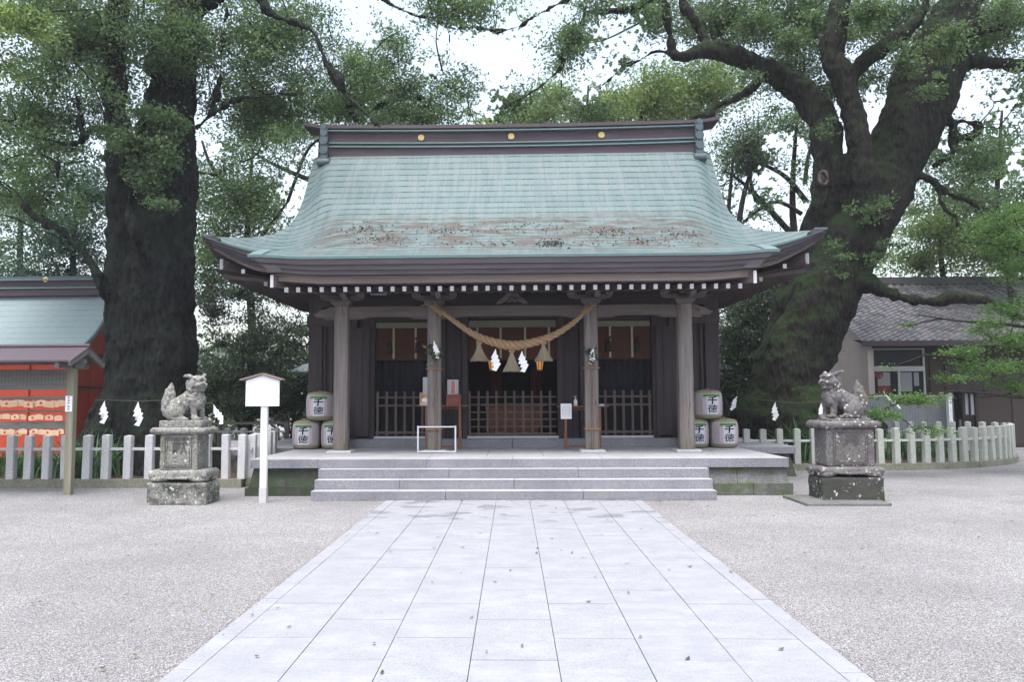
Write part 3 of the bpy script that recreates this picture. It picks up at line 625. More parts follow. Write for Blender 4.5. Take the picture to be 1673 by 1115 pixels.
# soffits
mb = MB()
mb.grid(lambda u, v: (-4.1+8.2*u, 13.85+3.0*v, 3.70+.30*v), 1, 1)
for s in (-1, 1):
    mb.grid(lambda u, v: (s*(4.1+1.85*u), 15.5+6.4*v, 4.14-.15*(1-u)*1.5+.12*u*(abs(v-.5)*2)**4), 6, 12)
mb.grid(lambda u, v: (-4.2+8.4*u, 15.5+1.5*v, 4.10-.02*v), 1, 1)
mb.build('soffit', 'wood_dark_y', Hh)
# rafters
def rafters(xs_, y0, y1, z0, z1, wd, ht, endmat):
    for x in xs_:
        mb = MB(); mb.beam((x, y0, z0), (x, y1, z1), wd, ht, 0)
        rf = mb.build('rafter', 'wood_dark_y', Hh); mb = MB()
        mb.cbox((x, y0-.008, z0), (wd+.002, .016, ht+.002), 0, (math.atan2(z1-z0, y1-y0), 0, 0)); mb.build('end_cap', endmat, rf)
rafters([-3.98+k*.2095 for k in range(39)], 13.87, 16.7, 3.57, 3.88, .066, .085, 'worn_white')
rafters([-4.9+k*.233 for k in range(43)], 15.62, 17.0, 3.945, 3.985, .07, .085, 'grey_white')
for s in (-1, 1):         # rafters under the side eaves, seen from below
    mb = MB()
    for k in range(28): mb.beam((s*5.8, 15.7+k*.225, 4.12), (s*4.25, 15.7+k*.225, 3.93), .07, .08, 0)
    mb.beam((s*5.75, 15.55, 4.32), (s*4.2, 17.1, 4.0), .12, .2, 0); mb.cbox((s*5.77, 15.53, 4.33), (.05, .05, .21), 1, (0, 0, s*.785))
    mb.cbox((s*5.32, 15.50, 4.18), (.07, .02, .085), 1)
    mb.beam((s*4.16, 13.72, 3.70), (s*3.4, 15.2, 3.72), .08, .2, 0); mb.cbox((s*4.19, 13.70, 3.70), (.055, .03, .22), 1)
    mb.build('hip_rafter', ['wood_dark_y', 'worn_white'], Hh)
# litter lying on the lower slope
Pl = []
for cx_, Yc, sx_, n_ in ((-3.0, 15.75, .22, 90), (-2.5, 15.0, .3, 110), (-1.3, 15.6, .25, 70), (.75, 14.45, .13, 150), (.2, 15.9, .5, 40), (1.9, 15.3, .25, 110), (2.6, 14.7, .2, 60), (3.2, 15.2, .2, 70), (-1.0, 14.6, 1.4, 90), (1.6, 14.4, 1.6, 90), (0, 15.6, 2.0, 90)):
    for _ in range(n_):
        x = cx_+random.gauss(0, sx_); Y = min(16.2, max(13.75, Yc+random.gauss(0, .16))); 
        if abs(x) < 4.2: Pl.append((x, Y, RZ(x, Y)+.02))
o_lit = leaf_cards('roof_litter', np.array(Pl), .05, 'leaf_fallen', flat=.8, seed=77); o_lit.data.materials.clear(); o_lit.data.materials.append(MATS['leaf_litter_dark']); tag(o_lit, kind='stuff')
# ridge
mb = MB()
def rz_(x): return .05*(abs(x)/4.5)**2
def rlayer(W, y0, y1, z0, z1, mi, nseg=20):
    fn = [(-W+2*W*k/nseg) for k in range(nseg+1)]
    A = [(x, y0, z0+rz_(x)) for x in fn]; B = [(x, y1, z0+rz_(x)) for x in fn]; C_ = [(x, y1, z1+rz_(x)) for x in fn]; D = [(x, y0, z1+rz_(x)) for x in fn]; k = nseg+1
    mb.add(A+B+C_+D, [(i, i+1, i+1+k, i+k) for i in range(nseg)]+[(i+k, i+1+k, i+1+2*k, i+2*k) for i in range(nseg)]+[(i+2*k, i+1+2*k, i+1+3*k, i+3*k) for i in range(nseg)]+[(i+3*k, i+1+3*k, i+1, i) for i in range(nseg)]+[(0, k, 2*k, 3*k), (nseg, nseg+3*k, nseg+2*k, nseg+k)], mi)
rlayer(4.32, 18.33, 18.87, 7.30, 7.54, 0); rlayer(4.34, 18.27, 18.93, 7.545, 7.57, 1); rlayer(4.3, 18.36, 18.84, 7.572, 7.64, 2)
rlayer(4.34, 18.30, 18.90, 7.645, 7.67, 1); rlayer(4.3, 18.38, 18.82, 7.672, 7.93, 0); rlayer(4.36, 18.28, 18.92, 7.935, 7.965, 1)
rlayer(4.4, 18.34, 18.86, 7.967, 8.00, 2)
mb.build('ridge', ['ridge_board', 'copper_edge', 'copper_dull'], Hh)
mb = MB(); nseg = 30
def capz(x): return .045*(abs(x)/4.5)**2+(.06*max(0, (abs(x)-4.35)/.5)**1.7)
ptsx = [-4.88+9.76*k/nseg for k in range(nseg+1)]; sec = [(18.26, 0), (18.26, .08), (18.42, .13), (18.6, .15), (18.78, .13), (18.94, .08), (18.94, 0)]
vs = [(x, y, 8.0+z+capz(x)) for x in ptsx for y, z in sec]; k = len(sec)
mb.add(vs, [(i*k+j, i*k+(j+1) % k, (i+1)*k+(j+1) % k, (i+1)*k+j) for i in range(nseg) for j in range(k)]+[tuple(range(k)), tuple(range(nseg*k, nseg*k+k))[::-1]], 0)
mb.build('ridge_cap', 'ridge_board', Hh)
for s in (-1, 1):
    mb = MB(); x = s*4.39
    for z, r in ((7.28, .085), (7.49, .10), (7.72, .10), (7.91, .085), (8.05, .07)):
        mb.tube([(x, 18.16, z), (x, 19.04, z)], r if z > 7.3 else .095, 14)
    mb.box(x-.09, x+.09, 18.2, 19.0, 7.22, 8.06)
    mb.tube([(x-.14, 18.2, 7.20), (x+.14, 18.2, 7.20)], .09, 12)
    mb.build('ridge_end_ornament', 'copper_dull', Hh)
for x in (-2.11, .02, 2.14):
    mb = MB(); mb.tube([(x, 18.375, 7.815), (x, 18.345, 7.815)], .073, 22)
    for k in range(16): a = k*math.pi/8; mb.ell((x+.043*math.cos(a), 18.345, 7.815+.043*math.sin(a)), (.013, .01, .013), u=6, v_=4)
    mb.ell((x, 18.345, 7.815), (.018, .014, .018), u=8, v_=6)
    mb.build('chrysanthemum_crest', 'gold', Hh)
# gable walls
mb = MB()
for s in (-1, 1):
    pts = [(18.6-q, cz(18.6-q)-.35) for q in (0, .5, 1.0, 1.5, 2.0)]+[(18.6+q, cz(18.6-q)-.35) for q in (2.0, 1.5, 1.0, .5)]
    mb.add([(s*4.35, y, z) for y, z in pts]+[(s*4.25, y, z) for y, z in pts], [tuple(range(9)), tuple(range(17, 8, -1))], 0)
mb.build('gable_wall', 'wood_dark', Hh)
# porch pillars
for x in (-3.28, -1.49, 1.51, 3.29):
    mb = MB(); Y = 15.25; a = .14 if abs(x) > 2 else .13; c = .035; zz = [.66, .95, 1.6, 2.6, 3.42]
    pr = [(-a+c, -a), (a-c, -a), (a, -a+c), (a, a-c), (a-c, a), (-a+c, a), (-a, a-c), (-a, -a+c)]
    vs = [(x+p*(1-.012*i), Y+q*(1-.012*i), z) for i, z in enumerate(zz) for p, q in pr]
    mb.add(vs, [(i*8+k, i*8+(k+1) % 8, (i+1)*8+(k+1) % 8, (i+1)*8+k) for i in range(4) for k in range(8)]+[tuple(range(8))[::-1], tuple(range(32, 40))])
    p = mb.build('pillar', 'wood_post', Hh)
    mb = MB(); mb.box(x-.24, x+.24, Y-.24, Y+.24, .621, .665, 0, taper=.02); mb.build('pillar_base', 'stone_plate', Hh, bevel=.006)
# curved tie beams between the pillars with carved scrolls
def tie(x0, x1):
    mb = MB(); n_ = 24; Y0, Y1 = 15.17, 15.33; lo = []; hi = []
    for k in range(n_+1):
        t = k/n_; x = x0+(x1-x0)*t; e = min(t, 1-t)*(x1-x0)
        arch = .035*sm((e-.28)/.12); lo.append((x, 3.175+arch+.012*math.sin(math.pi*t))); hi.append((x, 3.405+.012*math.sin(math.pi*t)))
    poly = lo+hi[::-1]; mb.prism(poly, Y1-Y0, Matrix.Translation((0, Y0, 0)))
    for s, xe in ((1, x0+.32), (-1, x1-.32)):      # scroll
        pts = [Vector((xe+s*.055*r_*math.cos(a), Y0-.004, 3.30+.055*r_*math.sin(a))) for a, r_ in [(k*.5, 1-k*.06) for k in range(14)]]
        pts = [Vector((xe+s*.30, Y0-.004, 3.27)), Vector((xe+s*.17, Y0-.004, 3.335))]+pts
        mb.tube(pts, .011, 6, 1)
        mb.tube([Vector((xe+s*.4, Y0-.004, 3.31)), Vector((xe+s*.5, Y0-.004, 3.33)), Vector((xe+s*.62, Y0-.004, 3.30))], .009, 6, 1)
    mb.build('tie_beam', ['wood_beam', 'wood_pale_beam'], Hh)
tie(-3.14, -1.62); tie(-1.36, 1.38); tie(1.64, 3.15)
for s in (-1, 1):     # carved nose ends outside the corner pillars
    mb = MB(); poly = [(0, 0), (.16, -.02), (.24, .03), (.35, .035), (.42, .10), (.33, .12), (.28, .17), (.18, .19), (.1, .225), (0, .23)]
    M = Matrix.Translation((s*3.42, 15.18, 3.18)) @ Matrix.Diagonal((s, 1, 1, 1)); mb.prism(poly, .14, M)
    pts = [Vector((s*(3.55+.045*(1-k*.06)*math.cos(k*.5)), 15.172, 3.29+.045*(1-k*.06)*math.sin(k*.5))) for k in range(13)]; mb.tube(pts, .01, 6)
    mb.build('beam_nose', 'wood_beam', Hh)
# bracket sets
for x in (-3.28, -1.49, 1.51, 3.29):
    mb = MB(); Y = 15.25
    vs_ = lambda z0, z1, a0, a1, cx=x: mb.add([(cx+p*a0, Y+q*a0, z0) for p, q in ((-1, -1), (1, -1), (1, 1), (-1, 1))]+[(cx+p*a1, Y+q*a1, z1) for p, q in ((-1, -1), (1, -1), (1, 1), (-1, 1))], [(0, 3, 2, 1), (4, 5, 6, 7), (0, 1, 5, 4), (1, 2, 6, 5), (2, 3, 7, 6), (3, 0, 4, 7)])
    vs_(3.425, 3.475, .13, .19); vs_(3.475, 3.535, .19, .19)
    mb.prism([(-.44, .09), (-.40, .03), (-.28, 0), (.28, 0), (.40, .03), (.44, .09)], .1, Matrix.Translation((x, Y-.05, 3.535)))
    for dx in (-.36, 0, .36): vs_(3.625, 3.65, .055, .08, x+dx); vs_(3.65, 3.69, .08, .08, x+dx)
    mb.prism([(0, 0), (.25, .02), (.33, .1), (0, .1)], .1, Matrix.Translation((x+.05, Y-.15, 3.54)) @ Matrix.Rotation(-math.pi/2, 4, 'Z'))
    mb.build('bracket', 'wood_beam', Hh)
mb = MB(); mb.box(-3.95, 3.96, 15.17, 15.33, 3.692, 3.80); mb.build('purlin', 'wood_beam', Hh)
mb = MB()      # frog-leg strut, carved
poly = [(-.32, 0), (-.2, .02), (-.12, .07), (-.05, .05), (0, .08), (.05, .05), (.12, .07), (.2, .02), (.32, 0), (.27, .08), (.16, .16), (.1, .24), (-.1, .24), (-.16, .16), (-.27, .08)]
mb.prism(poly, .08, Matrix.Translation((.01, 15.2, 3.43)))
for k in range(16):
    a = random.uniform(0, math.pi); r_ = random.uniform(.03, .13); mb.ell((.01+1.3*r_*math.cos(a), 15.19, 3.50+r_*math.sin(a)), (.03, .025, .025), u=6, v_=5)
mb.build('frog_leg_strut', 'wood_beam', Hh)
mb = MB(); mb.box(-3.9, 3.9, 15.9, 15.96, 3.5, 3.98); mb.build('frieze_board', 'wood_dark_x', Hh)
mb = MB(); c = PY(618, 475.5, 15.0)
for a, b_, c_, d in ((-.15, -.13, -.07, .07), (.13, .15, -.07, .07), (-.129, .129, -.07, -.055), (-.129, .129, .055, .07)): mb.box(c.x+a, c.x+b_, 14.98, 15.1, c.z+c_, c.z+d)
mb.box(c.x-.128, c.x+.128, 15.02, 15.12, c.z-.054, c.z+.054, 1)
tag(mb.build('wall_fixture', ['grey_white', 'iron_dark'], Hh))
# ledge / sill
mb = MB()
for a, b_ in ((-3.62, -1.8), (-1.8, 0.0), (0.0, 1.8), (1.8, 3.62)): mb.box(a+.003, b_-.003, 16.68, 17.6, .60, .80)
mb.build('stone_ledge', 'granite', T, bevel=.006)
mb = MB()
for a, b_ in ((-2.93, -1.56), (-.95, .97), (1.58, 2.95)): mb.box(a, b_, 16.82, 17.0, .802, .85)
mb.build('door_sill', 'worn_white', Hh, bevel=.004)
# facade posts and panels
mb = MB()
YF = 16.95
for x, w_ in ((-4.2, .3), (4.22, .3), (-3.40, .2), (3.42, .2), (-2.99, .13), (3.02, .13), (-1.5, .17), (1.52, .17), (-1.0, .12), (1.02, .12)):
    mb = MB(); mb.box(x-w_/2, x+w_/2, YF-.09, YF+.13, .8 if abs(x) < 3.6 else .62, 3.95)
    mb.build('wall_post', 'wood_dark', Hh, bevel=.01)
for s in (-1, 1):
    mb = MB(); a, b_ = (3.5, 4.08); 
    mb.box(min(s*a, s*b_), max(s*a, s*b_), YF+.02, YF+.1, .62, 3.5)
    for k in range(4): xx = s*(3.57+k*.148); mb.box(xx-.028, xx+.028, YF-.04, YF+.018, 1.55, 3.18)
    mb.box(min(s*3.5, s*4.08), max(s*3.5, s*4.08), YF-.03, YF+.0195, 1.40, 1.53)
    mb.build('wall_panel', 'wood_dark', Hh); mb = MB()
    a, b_ = (3.06, 3.31); mb.box(min(s*a, s*b_), max(s*a, s*b_), YF-.01, YF+.06, .8, 3.45)
    mb.box(min(s*3.055, s*3.315), max(s*3.055, s*3.315), YF-.04, YF-.012, 1.46, 1.56)
    mb.build('wall_panel', 'wood_dark', Hh); mb = MB()
    a, b_ = (1.07, 1.41); mb.box(min(s*a, s*b_), max(s*a, s*b_), YF+.0, YF+.06, .8, 3.4)
    mb.box(s*1.24-.02, s*1.24+.02, YF-.03, YF-.002, .85, 3.3)
    mb.build('wall_panel', 'wood_dark', Hh)
mb = MB()
for s in (-1, 1):
    a, b_ = (3.45, 4.38); mb.box(min(s*a, s*b_), max(s*a, s*b_), YF-.13, YF-.092, 3.2, 3.42)
mb.box(-3.5, 3.5, YF-.06, YF+.1, 3.42, 3.62); mb.box(-4.1, 4.1, YF+.0, YF+.1, 3.62, 4.05)
for s in (-1, 1): mb.box(min(s*1.56, s*2.93), max(s*1.56, s*2.93), YF-.02, YF+.08, 3.30, 3.41)
mb.box(-.93, .95, YF-.02, YF+.08, 3.34, 3.41)
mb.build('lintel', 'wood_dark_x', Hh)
# side door leaves folded outwards
for s in (-1, 1):
    mb = MB(); x = s*3.03; mb.box(min(x, x+s*.3), max(x, x+s*.3), YF-.16, YF-.12, .86, 3.15); mb.box(x+s*.14, x+s*.16, YF-.175, YF-.161, .9, 3.1) if s > 0 else mb.box(x-.16, x-.14, YF-.175, YF-.161, .9, 3.1)
    mb.tube([(x+s*.06, YF-.18, 1.98), (x+s*.06, YF-.16, 1.98)], .03, 12, 1)
    mb.build('door', ['wood_dark', 'iron_dark'], Hh)
# side and back walls, interior
mb = MB(); 
for s in (-1, 1): mb.box(min(s*4.25, s*4.33), max(s*4.25, s*4.33), 17.08, 20.7, .62, 4.0)
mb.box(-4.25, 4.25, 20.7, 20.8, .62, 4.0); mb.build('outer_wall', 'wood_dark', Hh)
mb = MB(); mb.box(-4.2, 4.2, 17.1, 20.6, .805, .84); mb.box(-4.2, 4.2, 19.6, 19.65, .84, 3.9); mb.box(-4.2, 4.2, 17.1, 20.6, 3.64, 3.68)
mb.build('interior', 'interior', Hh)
# curtains and blinds
for a, b_, s in ((-2.92, -1.58, -1), (1.6, 2.94, 1)):
    mb = MB(); n_ = 60
    mb.grid(lambda u, v: (a+(b_-a)*u, YF+.16+.02*math.sin(u*34), .86+1.62*v), n_, 2, 0)
    c0 = mb.build('curtain', 'curtain_navy', Hh, smooth=True)
    mb = MB()
    for i in range(3):
        for j in range(2): mb.ell((a+.28+i*.42, YF+.13, 2.28-j*.3), (.045, .006, .06), u=10, v_=6)
    mb.build('crest_pattern', 'interior', c0)
    mb = MB(); mb.box(a, b_, YF+.045, YF+.06, 2.465, 3.25)
    for k in range(52): z = 2.47+k*.015; mb.tube([(a, YF+.042, z), (b_, YF+.042, z)], .0055, 4)
    bl = mb.build('bamboo_blind', 'blind_orange', Hh)
    mb = MB(); mb.box(a, b_, YF+.0, YF+.03, 3.16, 3.28); mb.build('brocade_valance', 'brocade', bl)
    fx = (PY(643, 560, YF).x, PY(679, 560, YF).x) if s < 0 else (PY(997, 560, YF).x, PY(1033, 560, YF).x)
    for x in (*fx, ): mb = MB(); mb.box(x-.022, x+.022, YF+.005, YF+.03, 2.50, 3.158); mb.build('ribbon', 'ribbon', bl)
    hx = (PY(637, 560, YF).x, PY(683, 560, YF).x) if s < 0 else (PY(994, 560, YF).x, PY(1041, 560, YF).x)
    for x in hx:
        mb = MB(); mb.ell((x, YF-.02, 2.90), (.045, .03, .035), 1, 10, 7); mb.ell((x-.04, YF-.02, 2.93), (.03, .02, .025), 1, 8, 6); mb.ell((x+.04, YF-.02, 2.93), (.03, .02, .025), 1, 8, 6)
        mb.lathe([(.02, .0), (.05, -.04), (.068, -.24), (.06, -.25)], (x, YF-.02, 2.87), 14, 0); mb.lathe([(.052, -.035), (.056, -.10), (.05, -.105)], (x, YF-.02, 2.873), 14, 2)
        mb.build('tassel', ['black', 'blind_orange', 'red_dim'], bl)
mb = MB(); mb.box(-.93, .95, YF+.045, YF+.06, 2.46, 3.3)
for k in range(56): z = 2.465+k*.015; mb.tube([(-.93, YF+.042, z), (.95, YF+.042, z)], .0055, 4)
bl = mb.build('bamboo_blind', 'blind_dim', Hh)
mb = MB(); mb.box(-.92, .94, YF+.0, YF+.03, 3.16, 3.31); mb.build('brocade_valance', 'brocade', bl)
for q in (780, 818, 858, 897): x = PY(q, 560, YF).x; mb = MB(); mb.box(x-.022, x+.022, YF+.005, YF+.03, 2.5, 3.158); mb.build('ribbon', 'ribbon', bl)
# lattice gates
def lattice(xs_, x0, x1, rails, name='lattice_gate'):
    mb = MB(); Y = YF-.0
    for x in xs_: mb.box(x-.024, x+.024, Y-.075, Y-.03, .86, 1.80)
    for z, h in rails: mb.box(x0, x1, Y-.065-.02, Y-.076, z-h/2, z+h/2)
    return mb.build(name, 'wood_lattice', Hh)
lattice([PY(q, 680, YF).x for q in (617.7, 632.8, 647.3, 661.7, 676.2, 690.7)], -2.9, -1.6, ((1.67, .035), (1.50, .04), (.93, .05)))
lattice([PY(q, 680, YF).x for q in (989, 1004, 1018.5, 1033, 1047.5, 1061)], 1.62, 2.94, ((1.67, .035), (1.50, .04), (.93, .05)))
lattice([PY(767.5+14.6*k, 680, YF).x for k in range(10)], -.92, .93, ((1.67, .03), (1.51, .03), (1.35, .03), (1.20, .03), (1.045, .03), (.895, .05)))
# side wings
for s in (-1, 1):
    mb = MB(); x0, x1 = s*4.35, s*6.0
    e = PY(1200, 601, 23.0) if s > 0 else PY(470, 607, 23.0)
    xe = e.x; ze = e.z
    mb.add([(s*3.34, 23.0, ze), (xe, 23.0, ze), (s*3.34, 25.0, ze+.9), (xe-s*1.5, 25.0, ze+.9), (s*3.34, 27, ze), (xe, 27, ze), (s*3.34, 23, ze-.05), (xe, 23, ze-.05), (xe, 27, ze-.05), (s*3.34, 27, ze-.05)],
           [(0, 1, 3, 2), (2, 3, 5, 4), (1, 5, 3), (0, 6, 7, 1), (1, 7, 8, 5), (6, 9, 8, 7)])
    o = mb.build('side_wing_roof', 'copper_small', Hh)
    ul = o.data.uv_layers.new(name='UVMap')
    for l in o.data.loops: c = o.data.vertices[l.vertex_index].co; ul.data[l.index].uv = (c.x, c.y)
    mb = MB(); mb.box(min(s*3.34, xe-s*.6), max(s*3.34, xe-s*.6), 23.6, 26.4, .3, ze-.06); mb.build('side_wing_wall', 'wood_dark', Hh)
# ================================================================== SACRED ROPE AND HANGINGS
SHD = [(0, 0), (.045, -.27), (.105, -.30), (.09, -.44), (.16, -.485), (.135, -.605), (.205, -.65), (.05, -1.0), (-.11, -.945), (-.02, -.785), (-.115, -.757), (-.055, -.62), (-.165, -.595), (-.10, -.44), (-.155, -.42)]
def shide_mesh(mb, top, L, w_, yaw=0, tilt=0, mi=0, n_=4):
    """folded zigzag paper streamer hanging from top"""
    M = Matrix.Translation(top) @ Matrix.Rotation(yaw, 4, 'Z') @ Matrix.Rotation(tilt, 4, 'Y'); kx = L*(w_/L)/.30
    f = lambda x, z: .02*math.sin(z*22)*L*2+.1*x*L
    vs = [M @ Vector((x*kx, f(x, z), z*L)) for x, z in SHD]+[M @ Vector((x*kx, f(x, z)+.002, z*L)) for x, z in SHD]; m_ = len(SHD)
    mb.add(vs, [tuple(range(m_)), tuple(range(2*m_-1, m_-1, -1))]+[(i, (i+1) % m_, (i+1) % m_+m_, i+m_) for i in range(m_)], mi)
YR = 14.98
rp = thing('sacred_rope', 'thick twisted straw rope slung between the two middle pillars with three tassels', 'sacred rope', PY(838, 572, YR))
pxs = [(703, 499), (722, 510), (745, 527), (775, 547), (805, 559), (838, 565), (871, 560), (905, 548), (935, 529), (955, 511), (972, 497)]
prad = [.018, .035, .048, .062, .078, .088, .078, .062, .048, .033, .016]
path = smooth_path([(PY(x, y, YR), r) for (x, y), r in zip(pxs, prad)], 14)
mb = MB(); N = len(path); turns = 11
for st in range(3):
    pts = []; rad = []
    for i, (p, r) in enumerate(path):
        d = (path[min(i+1, N-1)][0]-path[max(i-1, 0)][0]).normalized(); a = Vector((0, 1, 0)); b_ = d.cross(a)
        t = 2*math.pi*(turns*i/N+st/3); pts.append(p+(a*math.cos(t)+b_*math.sin(t))*r*.56); rad.append(r*.54)
    mb.tube(pts, rad, 10)
mb.build('rope', 'straw_rope', rp, smooth=True)
mb = MB()
for (x0, y0), (x1, y1) in (((708, 500), (724, 513)), ((951, 513), (968, 500))):
    a, b_ = PY(x0, y0, YR), PY(x1, y1, YR); d = (b_-a); dn = d.normalized(); u = Vector((0, 1, 0)); v_ = dn.cross(u)
    pts = [a+d*k/70+(u*math.cos(k*.75)+v_*math.sin(k*.75))*(.05+.012*random.random()) for k in range(71)]; mb.tube(pts, .011, 6)
    for k in range(12): q = a+d*random.random(); o = Vector((random.uniform(-.6, .6), -.5, random.uniform(.2, 1))).normalized(); mb.tube([q+o*.04, q+o*random.uniform(.08, .13)], .003, 4)
pc = PY(690, 498, 15.1); mb.tube([PY(703, 499, YR), PY(696, 498, 15.05), PY(688, 500, 15.1)], .012, 6)
mb.build('rope_binding', 'straw_rope', rp, smooth=True)
for px, py, pb in ((783, 562, 590), (836, 575, 607), (888, 562, 590)):
    a = PY(px, py, YR-.03); b_ = PY(px, pb, YR-.03); L = a.z-b_.z; mb = MB()
    mb.lathe([(.028, 0), (.034, -.05), (.045, -.08), (.10, -.65*L), (.155, -L), (.12, -L*.99)], a, 28)
    for k in range(150):
        t = random.uniform(0, 2*math.pi); r0, r1 = .038, random.uniform(.15, .175); z0, z1 = -.07, -L*random.uniform(.95, 1.05)
        o = Vector((math.cos(t), math.sin(t), 0)); mb.tube([a+o*r0+Vector((0, 0, z0)), a+o*(r0*.4+r1*.52)+Vector((0, 0, (z0+z1)*.55)), a+o*r1+Vector((0, 0, z1))], .0035, 4, cap=False)
    ts = mb.build('tassel', 'tassel_straw', rp)
    mb = MB(); mb.tube([a+Vector((0, 0, .1)), a], .012, 6)
    for k in range(2): mb.tube([a+Vector((.036*math.cos(t*.6), .036*math.sin(t*.6), -.02-.03*k)) for t in range(11)], .008, 6)
    for s in (-1, 1): mb.ell(a+Vector((s*.035, -.02, .01)), (.028, .02, .022), u=8, v_=6)
    mb.build('tassel_knot', 'straw_rope', ts)
for px, py, pb in ((810, 570, 607), (853, 573, 609)):
    a = PY(px, py, YR-.06); L = a.z-PY(px, pb, YR-.06).z; mb = MB(); shide_mesh(mb, a, L, .16, 0, .05 if px < 830 else -.05)
    mb.build('paper_streamer', 'paper', rp)
# bamboo poles with evergreen sprigs tied to the middle pillars
for px, lab in ((711, 'thin bamboo pole with a leafy sprig tied to the pillar behind the white frame'), (966, 'thin bamboo pole with a leafy sprig tied to the pillar beside the notice sheet')):
    s = -1 if px < 800 else 1; x0 = PY(px+ (1 if s < 0 else 2), 735, 15.08).x
    t = thing('sprig_pole', lab, 'sprig pole', (x0, 15.08, .63), 'poles with sprigs tied to the middle pillars')
    mb = MB(); xt = PY(712 if s < 0 else 966, 590, 15.08).x; top = PY(712 if s < 0 else 968, 572, 15.06)
    mb.tube([(x0, 15.08, .63), ((x0+xt)/2+.01, 15.07, 1.4), (xt, 15.08, top.z-.1)], [.02, .019, .016], 8)
    for k in range(9): z = .75+k*.2; mb.tube([(x0+(xt-x0)*k/9, 15.08, z), (x0+(xt-x0)*k/9, 15.08, z+.012)], .023, 8)
    mb.build('pole', 'bamboo_pole', t)
    mb = MB(); X = -1.49 if s < 0 else 1.51
    for z in (1.05, 2.2):
        for q in range(2): mb.tube([(X+.146*cx, 15.25+.15*cy, z+.012*q) for cx, cy in ((-1, -1), (1, -1.05), (1, 1), (-1, 1), (-1, -1))], .006, 5)
        mb.tube([(x0-.03, 15.055, z), (x0+.03, 15.05, z+.02)], .01, 5)
    mb.build('cord', 'twine_orange', t)
    P = []
    for k in range(7):
        d = Vector((random.uniform(-1, 1)*.8-(.1*s), -.3*random.random(), random.uniform(-.3, 1))).normalized()*random.uniform(.12, .30)
        for j in range(13): P.append(top+Vector((0, -.02, -.12))+d*(j/12)+Vector([random.gauss(0, .025) for _ in range(3)]))
    leaf_cards('leaf_sprig', np.array([tuple(p) for p in P]), .085, 'leaf_dark', t, aspect=.5, seed=px)
    mb = MB(); b_ = PY(709 if s < 0 else 971, 556 if s < 0 else 566, 15.0); L = b_.z-PY(711, 587 if s < 0 else 598, 15.0).z
    shide_mesh(mb, b_, L, .10, 0, -.20 if s < 0 else .22); mb.build('paper_streamer', 'paper', t)
